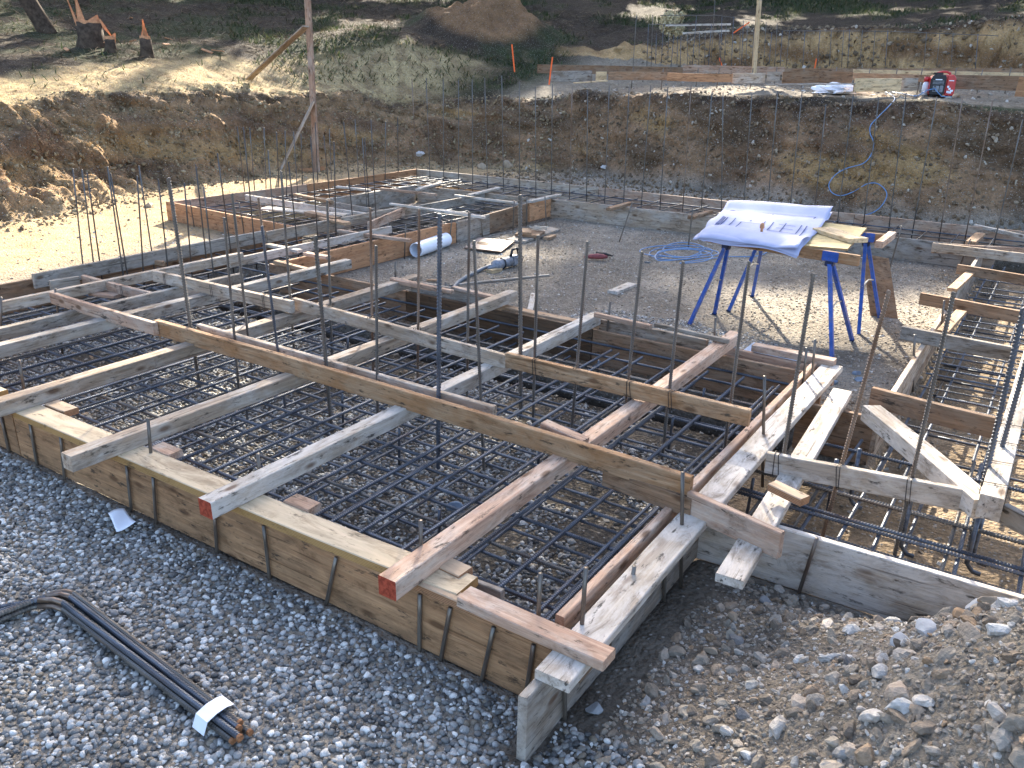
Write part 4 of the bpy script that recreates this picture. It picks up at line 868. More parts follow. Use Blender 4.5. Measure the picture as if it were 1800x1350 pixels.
# hooked ends hanging below the whitish crosspiece
def hook(x, y, zt, zb, label, r=.012):
    m = MB(); pts = [(x, y, zt), (x, y, zb+.04)] + [(x+.035*math.sin(a), y+.0, zb+.04-.04*math.sin(a)*1-.0) for a in (.6, 1.2)] + [(x+.07, y, zb+.0)]
    m.ring_tube(pts, r, 8); o = m.build('hooked_bar', M['bar'], None, True); return tag(o, label, 'rebar', 'hooked bar ends over the short strip')
for i, p in enumerate(((1460, 870), (1590, 930), (1707, 960), (1718, 945), (1500, 850))):
    q = W(*p, .1); hook(q.x, q.y, .32, -.04, '%s hooked bar end hanging into the short strip, from the left' % nth(i))
# wires tied round purlins
def tie(px, py, z, w, h, lab, dirv=(1, 0)):
    p = W(px, py, z); m = MB()
    ax = Vector((dirv[0], dirv[1], 0)).normalized(); pr = Vector((-ax.y, ax.x, 0))
    if pr.dot(p) < 0: pr = -pr
    for k in (-.008, .010):
        c = p+ax*k; j = random.uniform(-.008, .008)
        pts = [c-pr*.004+Vector((0, 0, .004)), c+pr*(w+.004)+Vector((0, 0, .004))+ax*j, c+pr*(w+.004)+Vector((0, 0, -h-.004))+ax*j*2, c-pr*.004+Vector((0, 0, -h-.004))+ax*(j+.01), c-pr*.004+Vector((0, 0, .004))]
        m.ring_tube(pts, .0022, 5)
    o = m.build('tie_wire', M['wire'], None); return tag(o, lab, 'wire', 'tie wires')
k = 0
for px, py, z, w, h, dv in ((1177, 690, .53, .04, .1, (1, 0)), (1104, 672, .53, .04, .1, (1, 0)), (1010, 648, .53, .04, .1, (1, 0)), (938, 633, .53, .04, .1, (1, 0)), (815, 601, .515, .04, .1, (1, 0)), (729, 578, .515, .04, .1, (1, 0)), (648, 559, .515, .04, .1, (1, 0)), (577, 540, .515, .04, .1, (1, 0)), (462, 520, .53, .045, .1, (1, 0)), (370, 501, .53, .045, .1, (1, 0)), (288, 482, .53, .045, .1, (1, 0)), (170, 495, .42, .04, .09, (1, 0)), (212, 503, .42, .04, .09, (1, 0)), (1365, 800, .435, .04, .115, (1, 0)), (1473, 822, .435, .04, .115, (1, 0)), (1598, 845, .435, .04, .115, (1, 0)), (1805, 850, .50, .1, .12, (0, 1)), (1810, 810, .50, .1, .12, (0, 1)), (1820, 765, .50, .1, .12, (0, 1)), (1830, 730, .50, .1, .12, (0, 1))):
    if dv == (0, 1):
        y_ = 4.15+.28*(k-16); m = MB(); m.ring_tube([(-.035, y_, .506), (.075, y_+.02, .506), (.075, y_+.02, .375), (-.035, y_, .375), (-.035, y_, .506)], .0022, 5)
        tag(m.build('tie_wire', M['wire']), '%s wire wrapped round the thick white timber at the right edge, from the near end' % nth(k-16), 'wire', 'tie wires')
    else: tie(px, py, z, w, h, '%s wire tie of those looped over the purlins and crosspieces' % nth(k), dv)
    k += 1
# ------------------------------------------------------------ drawings table
def sawhorse(a, b, feet, label, zt=.86, br=None):
    """a, b: ends of the crossbeam; feet: two pairs of foot positions"""
    a, b = Vector(a), Vector(b); r = empty('sawhorse', (a+b)/2*1.0-Vector((0, 0, zt)), 0)
    org = r.location.copy(); tag(r, label, 'sawhorse', 'sawhorses under the drawings table')
    d = (b-a).normalized(); n = Vector((-d.y, d.x, 0))
    def T_(p): return Vector(p)-org
    M3 = Matrix((d, n, Vector((0, 0, 1)))).transposed()
    me = beam_mesh((b-a).length, .04, .09, seed=77); me.materials.append(M['mould'])
    o = bpy.data.objects.new('crossbeam', me); COL.objects.link(o); o.parent = r
    o.matrix_local = Matrix.Translation(T_(a)) @ M3.to_4x4()
    for s, (f1, f2) in enumerate(feet):
        f1, f2 = Vector(f1), Vector(f2); mid = (f1+f2)/2
        t = (W(*br[s], zt-.045)-a).dot(d); c = a+d*t; c.z = zt-.045
        MB().box(T_(c), (.14, .056, .085), M3, .006).build('bracket', M['blue'], r)
        MB().box(T_(c+Vector((0, 0, -.06))), (.07, .07, .05), M3, .008).build('bracket', M['bluedk'], r)
        legs = []
        for k, f in enumerate((f1, f2)):
            top = c+(f-mid).normalized()*.03+Vector((0, 0, -.05)); ax = (top-f); L = ax.length; az = ax.normalized()
            hx = d-az*d.dot(az); hx.normalize(); hy = az.cross(hx); MM = Matrix((hx, hy, az)).transposed()
            m = MB(); cc = T_((top+f)/2); w_, t_ = .032, .004
            m.box(cc, (w_, t_, L), MM, 0); m.box(cc+MM@Vector((w_/2-t_/2, .014, 0)), (t_, .024, L), MM); m.box(cc+MM@Vector((-w_/2+t_/2, .014, 0)), (t_, .024, L), MM)
            o = m.build('leg', M['blue'], r); legs.append((top, f))
            MB().box(T_(f)+MM@Vector((0, .006, .008)), (.044, .032, .016), MM, .002).build('foot', M['bluedk'], o)
        p, q = legs[0][0].lerp(legs[0][1], .48), legs[1][0].lerp(legs[1][1], .48)
        m = MB(); md_ = (p+q)/2+Vector((0, 0, .035)); m.ring_tube([T_(p), T_(md_), T_(q)], .007, 6); m.build('spreader_strap', M['galv'], r)
    return r
sawhorse(W(1243, 408, .88), W(1512, 449, .88), [(W(1210, 572), W(1255, 553)), (W(1462, 637), W(1497, 600))], 'blue-legged sawhorse nearest the viewer under the drawings', .88, ((1275, 423), (1465, 449)))
sawhorse(W(1290, 385, .88), W(1560, 412, .88), [(W(1280, 548), W(1322, 522)), (W(1509, 590), W(1546, 561))], 'blue-legged sawhorse at the rear under the drawings', .88, ((1338, 402), (1522, 420)))
def slab(name, quad, z0, th, mat, label, cat, sub=0):
    m = MB(); m.prism([(p.x, p.y) for p in quad], z0-th, z0)
    c = sum((Vector((p.x, p.y, 0)) for p in quad), Vector())/len(quad)
    v0 = [v-Vector((c.x, c.y, z0)) for v in m.v]; m.v = v0
    o = m.build(name, M[mat]); o.location = (c.x, c.y, z0); return tag(o, label, cat)
slab('plywood_sheet', [W(1310, 423, .90), W(1490, 437, .90), W(1524, 400, .90), W(1370, 380, .90)], .898, .018, 'plyy', 'yellow plywood sheet on the sawhorses, mostly covered by drawings', 'plywood')
beam('block', W(1440, 402, .94)+Vector((0, .1, 0)), W(1505, 422, .94)+Vector((0, .1, 0)), .20, .04, 'pale', 'thick pale offcut lying on the plywood beside the drawings', 'offcut')
beam('table_timber', W(1546, 424, .90), W(1569, 407, .90), .07, .06, 'pink', 'fir block sitting at the rear right end of the sawhorse', 'offcut')
# drawings: a stack of limp sheets
def paper_stack():
    C0 = [W(1226, 408, .905), W(1403, 441, .905), W(1461, 379, .905), W(1284, 366, .905)]
    root = empty('drawing_set', ((C0[0]+C0[2])/2).to_tuple()); tag(root, 'curling set of blue-white construction drawings spread on the sawhorse table', 'drawings')
    org = root.location.copy(); n = 26
    def pt(u, v, k):
        e = Vector((0, 0, 0)); p = (C0[0]*(1-u)+C0[1]*u)*(1-v)+(C0[3]*(1-u)+C0[2]*u)*v
        z = .002+.002*k + .008*(k == 3) + .005*math.sin(u*9+k*1.7)*(abs(v-.5)*2)**5 + .002*mnoise.noise(Vector((u*3, v*3, k*.9)))
        # rolled back edge, drooping front edge, dog ears
        rb = max(0, v-.86)/.14; z += .075*math.sin(min(1, rb)*1.5)*(1 if k >= 2 else .4)
        fr = max(0, .10-v)/.10; z -= fr*fr*(.05+.02*math.sin(u*7))*(1-.1*k)
        de = max(0, .22-(1-u)-v*.8)/.22; z += .05*de*(k >= 2)-.03*max(0, .14-u)/.14*(v < .3)
        cu_ = max(0, .07-u)/.07; z += .035*math.sin(cu_*2.4+k)*(.5+.5*math.sin(v*12))
        return Vector((p.x+.012*math.sin(k*2+v*7)-.01*k*(u < .1), p.y-.02*fr, .905+z))-org
    for k in range(4):
        V_ = [pt(i/n, j/n, k) for i in range(n+1) for j in range(n+1)]
        if k == 2: V_ = [v+Vector((.01, .015, 0)) for v in V_]
        Fs = [(i*(n+1)+j, (i+1)*(n+1)+j, (i+1)*(n+1)+j+1, i*(n+1)+j+1) for i in range(n) for j in range(n)]
        me = mesh_py('sheet', V_, Fs, True); o = link('sheet', me, M['paper'], root)
        s = o.modifiers.new('t', 'SOLIDIFY'); s.thickness = .0006
        if k == 3:   # line work on the top sheet
            m = MB(); rs = random.Random(4)
            def ln(u0, v0, u1, v1, w=.006):
                N_ = 52; a = []
                for q in range(N_+1):
                    s_ = q/N_; u, v = u0+(u1-u0)*s_, v0+(v1-v0)*s_
                    du, dv = (w/1.0, 0) if abs(v1-v0) > abs(u1-u0) else (0, w/1.8)
                    a += [pt(u-du, v-dv, 3)+Vector((0, 0, .005)), pt(u+du, v+dv, 3)+Vector((0, 0, .005))]
                b = len(m.v); m.v += a
                for q in range(N_): m.f.append((b+2*q, b+2*q+2, b+2*q+3, b+2*q+1))
            for (u0, v0, u1, v1) in ((.12, .2, .12, .8), (.12, .8, .5, .8), (.5, .8, .5, .45), (.5, .45, .28, .45), (.28, .45, .28, .2), (.28, .2, .12, .2), (.2, .3, .2, .75), (.3, .62, .45, .62), (.36, .5, .36, .78), (.58, .3, .58, .7), (.58, .7, .85, .7), (.85, .7, .85, .3), (.85, .3, .58, .3), (.64, .4, .8, .4), (.64, .5, .8, .5), (.7, .3, .7, .7), (.1, .12, .9, .12), (.9, .12, .9, .84), (.1, .84, .9, .84), (.1, .12, .1, .84), (.62, .18, .86, .18), (.62, .22, .86, .22), (.2, .15, .45, .15)):
                ln(u0, v0, u1, v1)
            m.build('line_work', M['ink'], o)
    return root
paper_stack()
# trowel-like holder on the drawings: clear base, copper handle
c = W(1338, 412, .915); r = empty('glass_weight', c); tag(r, 'small clear block with a copper knob holding down the drawings', 'paperweight')
MB().box((0, 0, .012), (.10, .07, .018), Matrix.Rotation(.3, 3, 'Z'), .004).build('base', M['clear'], r)
MB().ring_tube([(0, 0, .02), (0, 0, .05), (0, 0, .06), (0, 0, .095), (0, 0, .105)], [.012, .012, .022, .018, .006], 12).build('knob', simple_ := M['cutwood'], r, True)
# plywood leaning against the table
q = [Vector((-1.30, 8.62, .0)), Vector((-.98, 8.55, .0)), Vector((-1.14, 8.98, .80)), Vector((-1.42, 9.02, .80))]
P0, P1 = W(1530, 556, 0), W(1578, 561, 0); P2 = WD(1562, 455, P1.xy.length+.26); P3 = WD(1515, 446, P0.xy.length+.26)
m = MB(); off = (P1-P0).cross(P3-P0).normalized()*.02
m.v = [P0, P1, P2, P3, P0+off, P1+off, P2+off, P3+off]; m.f = [(0, 1, 2, 3), (7, 6, 5, 4), (0, 4, 5, 1), (1, 5, 6, 2), (2, 6, 7, 3), (3, 7, 4, 0)]
tag(m.build('leaning_board', M['brown']), 'brown board leaning on the right end of the drawings table', 'board')
# ------------------------------------------------------------ courtyard clutter
# pipe
a, b = W(729, 452, .105), W(790, 428, .105); a.z = b.z = .105; root = None
a = W(731, 440, .09); b = W(784, 421, .09); a.z = b.z = .092
m = MB(); d = (b-a); n = 28; uo = d.orthogonal().normalized(); vo_ = d.normalized().cross(uo)
for R_, e in ((.092, 0), (.092, 1), (.083, 1), (.083, 0)):
    c_ = a+d*e
    for k in range(n): m.v.append(c_+(uo*math.cos(2*math.pi*k/n)+vo_*math.sin(2*math.pi*k/n))*R_)
for j in range(4):
    for k in range(n):
        x, y = j*n+k, j*n+(k+1) % n; x2, y2 = ((j+1) % 4)*n+k, ((j+1) % 4)*n+(k+1) % n; m.f.append((x, y, y2, x2))
tag(m.build('pvc_pipe', M['pvc'], None, False), 'short white plastic pipe lying beside the orange plywood', 'pipe')
def zq(px): return [W(*p, 0) for p in px]
slab('plywood_square', [W(*p, .02) for p in ((816, 437), (881, 444), (905, 425), (842, 419))], .035, .016, 'plyp', 'square pinkish plywood offcut with a dark stain on the courtyard floor', 'plywood')
st_ = slab('stain', [W(*p, .036) for p in ((838, 428), (852, 431), (862, 429), (852, 425), (840, 425))], .0372, .001, 'dark', None, None); st_.parent = bpy.data.objects['plywood_square']; st_.location -= bpy.data.objects['plywood_square'].location
for nm, pts, z, th, mt, lb in (('board', ((889, 420), (922, 424), (985, 402), (955, 397)), .035, .03, 'grey', 'widest grey board at the bottom of the small lumber pile'), ('board', ((905, 411), (945, 414), (958, 406), (918, 402)), .075, .035, 'brown', 'brown board in the middle of the small lumber pile'), ('board', ((912, 407), (934, 409), (934, 402), (914, 400)), .115, .035, 'fir', 'top block of the small lumber pile')):
    slab('lumber_offcut', [W(*p, z) for p in pts], z, th, mt, lb, 'offcut')
m = MB(); c = W(948, 404, .09)
for k in range(16):
    a_ = random.uniform(0, 6.28); m.ring_tube([c+Vector((random.uniform(-.12, .12), random.uniform(-.1, .1), random.uniform(0, .05))) for _ in range(4)], .003, 5)
tag(m.build('wire_coil', M['galv']), 'tangle of pale tie wire on the small lumber pile', 'wire')
beam('small_block', W(960, 417, .04), W(973, 412, .04), .09, .04, 'fir', 'little wood block beside the lumber pile', 'block')
beam('small_block', W(860, 474, .045), W(878, 470, .045), .10, .045, 'pale', 'little wood block beside the grey power tool', 'block')
pbeam('floor_offcut', (1085, 513), (1120, 499), .04, .12, .04, 'white', 'pair of grey offcuts with pink ends lying in the courtyard', 'offcut')
beam('floor_lath', W(790, 500, .02), W(965, 482, .02), .03, .018, 'grey', 'long thin dark lath lying in the courtyard', 'lath')
beam('floor_stake', W(930, 550, .03), W(938, 515, .03), .06, .012, 'pvc' if False else 'white', 'upright-looking white strip lying behind the pad form', 'strip')
beam('small_block', W(750, 491, .02), W(775, 492, .02), .05, .01, 'brown', 'thin brown sliver lying near the tool hose', 'lath')
tag(MB().box(W(1138, 461, .01), (.08, .03, .015), None, .004).build('bolt', M['rubber']), 'small dark thing on the floor left of the blue hose', 'scrap')
slab('clear_sheet', [W(*p, .02) for p in ((1300, 622), (1325, 603), (1415, 632), (1395, 645))], .03, .004, 'clear', 'bluish plastic-covered sheet on the floor behind the pad corner', 'sheet')
# power tool
def tool():
    a, b = W(868, 468, .06), W(905, 458, .07); d = (b-a); L = d.length; az = math.atan2(d.y, d.x)
    r = empty('concrete_vibrator', (a.x, a.y, 0), az); tag(r, 'grey-blue electric vibrator motor lying in the courtyard with its thick hose', 'power tool')
    MB().ring_tube([(-.10, 0, .05), (0, 0, .055), (.02, 0, .06), (.10, 0, .07), (.12, 0, .07), (.14, 0, .07), (.30, 0, .075)], [.02, .03, .065, .07, .055, .06, .06], 16).build('motor_body', M['grey_metal'], r, True)
    MB().box((.36, 0, .08), (.14, .11, .12), None, .02).build('gear_case', M['grey_metal'], r)
    MB().ring_tube([(.30, .0, .13), (.33, 0, .21), (.42, 0, .22), (.45, 0, .12)], .016, 8).build('handle', M['black'], r, True)
    MB().ring_tube([(.14, 0, .07), (.155, 0, .07)], .068, 16).build('clamp_ring', M['black'], r)
    pts = [W(*p, .025) for p in ((866, 469), (845, 474), (820, 486), (804, 497), (793, 512), (782, 540))]
    R_ = Matrix.Rotation(-az, 4, 'Z') @ Matrix.Translation((-a.x, -a.y, 0)); pts[0].z = .05
    pp = []
    for i in range(len(pts)-1):
        for s in range(4): pp.append(pts[i].lerp(pts[i+1], s/4))
    MB().ring_tube([R_@p for p in pp], .022, 10).build('flexible_shaft', M['rubber'], r, True)
    MB().ring_tube([R_@W(910, 450, .08), R_@W(915, 448, .12), R_@W(920, 452, .05), R_@W(917, 462, .01)], .006, 6).build('power_cord', M['black'], r, True)
tool()
# red clamp
c = W(1046, 454, .03); r = empty('chalk_reel', c); tag(r, 'small red and black chalk reel lying in the courtyard', 'tool')
MB().ring_tube([(-.14, -.03, .0), (-.06, -.02, .02), (.03, 0, .03), (.10, .03, .03), (.12, .08, .02), (.05, .10, .02)], [.012, .03, .035, .03, .02, .012], 10).build('case', M['dullred'], r, True)
MB().ring_tube([(-.02, .05, .05), (.08, .10, .05), (.16, .18, .02)], [.03, .02, .008], 8).build('grip', M['black'], r, True)
# blue air hose
def smooth(pts, n=8):
    out = []; P_ = [pts[0]]+list(pts)+[pts[-1]]
    for i in range(1, len(P_)-2):
        p0, p1, p2, p3 = P_[i-1:i+3]
        for s in range(n):
            t = s/n; out.append(.5*((2*p1)+(-p0+p2)*t+(2*p0-5*p1+4*p2-p3)*t*t+(-p0+3*p1-3*p2+p3)*t**3))
    out.append(pts[-1]); return out
def surf(px, py):
    """first hit of a photo ray with the modelled ground"""
    d = ray(px, py); t = 3.0
    ts = np.arange(3, 40, .02); x = d.x*ts; y = d.y*ts; z = CAMH+d.z*ts; h = gnd(x, y); k = np.argmax(z < h)
    return Vector((x[k], y[k], h[k]))
hp_ = [surf(*p) for p in ((1610, 172), (1590, 168), (1560, 163), (1538, 157), (1533, 154), (1545, 160), (1565, 168), (1573, 177), (1562, 192), (1545, 208), (1531, 225), (1530, 240), (1536, 255), (1532, 275), (1518, 290), (1490, 299), (1470, 312), (1458, 328), (1462, 343), (1478, 349), (1500, 341), (1525, 329), (1545, 328), (1559, 345), (1552, 362), (1535, 376), (1510, 383))]
hp_ = [p+Vector((0, -.06, .03)) for p in hp_]
tag(MB().ring_tube(smooth(hp_), .0085, 8).build('air_hose', M['hose'], None, True), 'blue air hose snaking down the far earth bank from the generator', 'hose')
hc = []
rs = random.Random(3)
for k in range(5):
    cx, cy, rx, ry = 1185+rs.uniform(-6, 30), 444+rs.uniform(-6, 8), 48+rs.uniform(-12, 16), 11+rs.uniform(-4, 3)
    for q in range(9):
        a_ = q*2*math.pi/9+k*.6; hc.append(W(cx+rx*math.cos(a_), cy+ry*math.sin(a_), .015+.012*k))
hc += [W(*p, .02) for p in ((1270, 452), (1330, 450), (1352, 440), (1362, 428))]
tag(MB().ring_tube(smooth(hc, 5), .007, 7).build('air_hose', M['hose'], None, True), 'blue air hose lying in loose coils on the floor left of the drawings table', 'hose')
# bundle of bent bars with a tag, foreground left
def bundle():
    P_ = [(425, 1298), (108, 1050), (0, 1085), (-60, 1105)]
    c0, c1, c2 = W(*P_[0], .02), W(*P_[1], .02), W(*P_[3], .02)
    r = empty('rebar_bundle', c0); tag(r, 'bundle of hooked rebar lying on the pebbles with a white paper tag', 'rebar bundle')
    u = (c0-c1).normalized(); s = Vector((-u.y, u.x, 0)); v = (c2-c1).normalized()
    offs = [(-.045, .012, 0, 0), (-.018, .012, .01, .02), (.010, .012, -.02, .05), (.038, .012, .015, .01), (-.028, .036, .03, -.02), (.004, .036, -.01, .03), (.028, .036, -.03, .0)]
    for i, (o_, z, e, e2) in enumerate(offs):
        sp = 1+.9*(i % 3)*.3
        A_ = c0+s*o_*.75+u*e+Vector((0, 0, z)); B_ = c1+s*o_*sp+v*.0+u*(.02-o_*.6)+Vector((0, 0, z)); C_ = c2+Vector((0, 0, z))+s*0+(Vector((v.y, -v.x, 0)))*(-o_*(1.1+.7*sp))+v*e2*2
        # bend with a rounded corner
        p1 = B_+(A_-B_).normalized()*.07; p2 = B_+(C_-B_).normalized()*.07
        n_ = 90; L1 = (A_-p1).length; pts = []; rad = []
        def seg(p, q):
            L_ = (q-p).length; k_ = int(L_/.012)
            for j in range(k_):
                for t_, r_ in ((.05, .92), (.45, .92), (.55, 1.1), (.95, 1.1)): pts.append(p.lerp(q, (j+t_)/k_)); rad.append(.0115*r_)
        seg(A_, p1)
        for t_ in (.15, .35, .5, .65, .85): pts.append((p1*(1-t_)**2+B_*2*t_*(1-t_)+p2*t_*t_)); rad.append(.0115)
        seg(p2, C_)
        m = MB().ring_tube([p-r.location for p in pts], rad, 8); o = m.build('bar', M['bar' if i % 3 else 'barw'], r)
        e_ = MB().ring_tube([A_-r.location+u*.001, A_-r.location-u*.012], .0128, 8).build('rusty_end', M['rustend'], o)
        MB().ring_tube([pts[len(pts)//2]*0+p-r.location for p in [p1, (p1*.25+B_*.5+p2*.25), p2]], .0122, 8).build('rusty_bend', M['barrust'], o, True)
    # paper tag
    tc_ = W(380, 1262, .075)-r.location; wv = s; m = MB()
    w2 = .045
    prof = [(-.095, .003), (-.07, .05), (-.02, .062), (.03, .062), (.062, .055), (.085, .006)]
    base = c0-u*.14-r.location
    for (o_, z) in prof: m.v += [base+s*o_*.85-u*w2+Vector((0, 0, z)), base+s*o_*.85+u*w2*.6+Vector((0, 0, z))]
    for k_ in range(len(prof)-1): m.f.append((2*k_, 2*k_+1, 2*k_+3, 2*k_+2))
    o = m.build('paper_tag', M['pvc'], r)
    sdf = o.modifiers.new('s', 'SOLIDIFY'); sdf.thickness = .0015
bundle()
# scrap of paper on pebbles
V_ = []; n = 8; q4 = [W(190, 905, .03), W(205, 935, .03), W(240, 925, .03), W(220, 900, .03)]
for i in range(n+1):
    for j in range(n+1):
        u, v = i/n, j/n; p = (q4[0]*(1-u)+q4[1]*u)*(1-v)+(q4[3]*(1-u)+q4[2]*u)*v; p.z = .040+.012*math.sin(u*4+v*3)+.01*v; V_.append(p)
me = mesh_py('paper', V_, [(i*(n+1)+j, (i+1)*(n+1)+j, (i+1)*(n+1)+j+1, i*(n+1)+j+1) for i in range(n) for j in range(n)], True)
o = tag(link('paper_scrap', me, M['pvc']), 'crumpled scrap of dirty white paper on the near pebbles', 'paper'); o.modifiers.new('s', 'SOLIDIFY').thickness = .001
# named stones on the heap and near the corner
def stone(px, py, size, col_, label, z=None, sq=(1, .8, .6), seed=0):
    size *= .72 if py > 1000 else 1; p = surf(px, py) if z is None else W(px, py, z)
    bm = bmesh.new(); bmesh.ops.create_icosphere(bm, subdivisions=3, radius=.5)
    rs = random.Random(seed+px); 
    pl = [(Vector((rs.gauss(0, 1), rs.gauss(0, 1), rs.gauss(0, 1))).normalized(), rs.uniform(.20, .40)) for _ in range(9)]
    for v in bm.verts:
        for nn, dd in pl:
            e = v.co.dot(nn)-dd
            if e > 0: v.co -= nn*e
        v.co += v.co.normalized()*mnoise.noise(v.co*5+Vector((seed, px, 0)))*.02
        v.co = Vector((v.co.x*sq[0], v.co.y*sq[1], v.co.z*sq[2]))*size
    me = bpy.data.meshes.new('stone'); bm.to_mesh(me); bm.free()
    o = link('stone', me, col_); o.location = p+Vector((0, 0, size*sq[2]*.16)); o.rotation_euler = (rs.uniform(-.3, .3), rs.uniform(-.3, .3), rs.uniform(0, 6)); return tag(o, label, 'stone', None)
sm = {k: simple('stone_'+k, c_, .85, .25, .25, 14, 0, .5) for k, c_ in (('white', (.42, .415, .40)), ('tan', (.34, .27, .19)), ('grey', (.24, .245, .245)), ('ochre', (.30, .20, .115)), ('blue', (.20, .25, .31)))}
for args in ((1700, 1232, .16, 'tan', 'large tan angular stone on the spoil heap'), (1682, 1196, .12, 'white', 'pale pointed stone just above the large tan one'), (1550, 1290, .13, 'white', 'pale blocky stone at the foot of the spoil heap'), (1640, 1296, .13, 'ochre', 'tan-brown stone at the bottom edge of the photo'), (1770, 1250, .09, 'white', 'white chip near the right edge of the photo'), (1575, 1345, .14, 'white', 'sharp whitish stone at the bottom edge of the photo'), (1045, 1250, .11, 'grey', 'grey stone beside the grey stained board'), (960, 960, .07, 'tan', 'brown stone under the mat beside the corner joist'), (800, 895, .12, 'blue', 'blue-grey concrete lump under the mat'), (1505, 658, .08, 'blue', 'blue-grey lump on the courtyard floor behind the loose plank'), (1512, 672, .10, 'blue', 'second blue-grey lump behind the loose plank, nearer'), (1465, 675, .09, 'blue', 'flat blue-grey lump beside the white plank end'), (739, 275, .28, 'white', 'pale slab-like stone on the foot of the bank, left of the tall bars'), (1062, 296, .20, 'white', 'pale rounded rock at the foot of the far bank'), (845, 296, .35, 'tan', 'tan rock at the corner of the dig'), (893, 292, .32, 'tan', 'second tan rock at the corner of the dig'), (262, 364, .22, 'tan', 'lone tan stone on the sunlit sandy floor'), (1250, 1150, .10, 'tan', 'brown stone beside the pebble bed, right of the near corner'), (1290, 1090, .09, 'tan', 'tan stone below the stub board'), (1345, 1060, .10, 'grey', 'grey stone near the leaning pin'), (1490, 1180, .08, 'white', 'white stone on the left flank of the spoil heap')):
    stone(args[0], args[1], args[2], sm[args[3]], args[4], seed=args[0])
# ------------------------------------------------------------ tall posts
def post(foot, topP, w, label, mat='pink', braces=()):
    r = empty('brace_post', foot); tag(r, label, 'post')
    d = topP-foot
    def bb(a, b, w1, w2, nm, mt):
        dd = b-a; me = beam_mesh(dd.length, w1, w2, seed=int(a.x*10)+9); me.materials.append(M[mt]); o = bpy.data.objects.new(nm, me); COL.objects.link(o); o.parent = r
        o.matrix_local = Matrix.Translation(a-r.location) @ dd.to_track_quat('X', 'Z').to_matrix().to_4x4()
    bb(foot, topP, w, .045, 'upright', mat)
    for a, b, nm in braces: bb(a, b, .17, .03, nm, 'weath')
F0 = W(556, 306, 0); H_ = F0.xy.length
post(F0+Vector((0, 0, -.1)), WD(536, -60, H_+.05), .15, 'tall pale post with diagonal braces standing at the foot of the left bank', 'pink',
     [(WD(538, 45, H_), WD(437, 138, H_+2.2), 'upper_brace'), (WD(550, 178, H_-.03), WD(492, 297, H_-.2), 'lower_brace')])
a, b = WD(480, 302, H_+.1), WD(570, 292, H_+.1)
beam('base_plank', a, b, .04, .09, 'orange', 'orange plank lying at the foot of the tall braced post', 'plank')
F1 = WD(1328, 116, 21.5); post(F1-Vector((0, 0, .2)), WD(1340, -50, 21.6), .12, 'single pale post standing on the upper terrace', 'pale')
# ------------------------------------------------------------ survey stakes
def stake(b, t, D, label):
    a, c_ = WD(*b, D), WD(*t, D); d = c_-a; me = beam_mesh(d.length+.1, .055, .03, seed=int(D*10)); me.materials.append(M['marker'])
    o = bpy.data.objects.new('marker_stake', me); COL.objects.link(o); o.matrix_world = Matrix.Translation(a-d.normalized()*.1) @ d.to_track_quat('X', 'Z').to_matrix().to_4x4()
    tag(o, label, 'stake', 'orange marker stakes')
stake((905, 118), (901, 78), 20, 'tall orange stake standing before the dirt mound'); stake((965, 140), (970, 100), 18.6, 'leaning orange stake at the end of the terrace form')
stake((1295, 53), (1317, 38), 24.5, 'orange stake lying at a slant on the field edge'); stake((1269, 112), (1265, 101), 23, 'short orange stake behind the terrace form, left of the pale post'); stake((1432, 114), (1434, 103), 23, 'short orange stake behind the terrace form, right of the pale post')
# ------------------------------------------------------------ terrace forms
TG = 'terrace form boards'
def tform(p, q, D0, D1, h, mat, label, w=.04):
    """board whose top edge runs between pixels p and q at distances D0 and D1"""
    a, b = WD(*p, D0), WD(*q, D1); return beam('terrace_form', a, b, w, h, mat, label, 'form board', TG)
tform((945, 113), (1200, 118), 20.2, 22.5, .19, 'brown', 'long back form on the terrace, left end')
tform((1200, 114), (1380, 118), 22.5, 22.8, .18, 'pink', 'long back form on the terrace, middle with the pale post')
tform((1380, 120), (1800, 120), 22.8, 22.5, .18, 'brown', 'long back form on the terrace, right half')
tform((968, 125), (1040, 124), 18.8, 19.5, .22, 'grey', 'grey form board beside the leaning orange stake')
tform((1048, 126), (1066, 126), 19.2, 19.3, .20, 'pale', 'small pale block between two terrace forms')
tform((1070, 126), (1190, 127), 19.5, 20, .17, 'brown', 'low terrace form left of the orange beam')
tform((1175, 128), (1287, 130), 19.0, 18.6, .16, 'orange', 'orange beam lying on the terrace forms', .12)
tform((1288, 129), (1345, 128), 19.0, 19.4, .20, 'weath', 'grey terrace form panel right of the orange beam')
tform((1349, 126), (1372, 126), 19.6, 19.6, .19, 'grey', 'greenish terrace form panel')
tform((1376, 126), (1440, 124), 19.9, 20, .24, 'brown', 'brown terrace form panel before the pale floor')
tform((1440, 124), (1500, 126), 20.2, 20, .24, 'brown', 'rusty terrace form panel')
tform((1503, 138), (1585, 138), 18.0, 18.4, .24, 'pale', 'thick terrace form left of the generator, pale lower part')
tform((1500, 128), (1640, 132), 19.5, 19.6, .14, 'brown', 'long terrace timber behind the generator')
tform((1585, 137), (1614, 137), 18.5, 18.6, .22, 'weath', 'light terrace form just left of the generator')
tform((1675, 131), (1800, 134), 19.2, 19, .26, 'brown', 'brown terrace form right of the generator')
tform((1500, 122), (1800, 128), 21.3, 21, .10, 'pale', 'pale boards on the far terrace form at the right')
tform((1792, 135), (1830, 137), 17.6, 17.6, .32, 'orange', 'orange terrace form corner at the right edge')
tform((1010, 145), (1066, 141), 18.3, 18.6, .02, 'pale', 'thin boards lying on the rim beside the small block', .15)
tform((1345, 148), (1500, 146), 17.6, 18, .02, 'clear' if False else 'grey', 'flat grey board lying on the terrace floor', .3)
tform((1170, 43), (1285, 41), 24.5, 24.5, .05, 'white', 'white rail lying across the edge of the field')
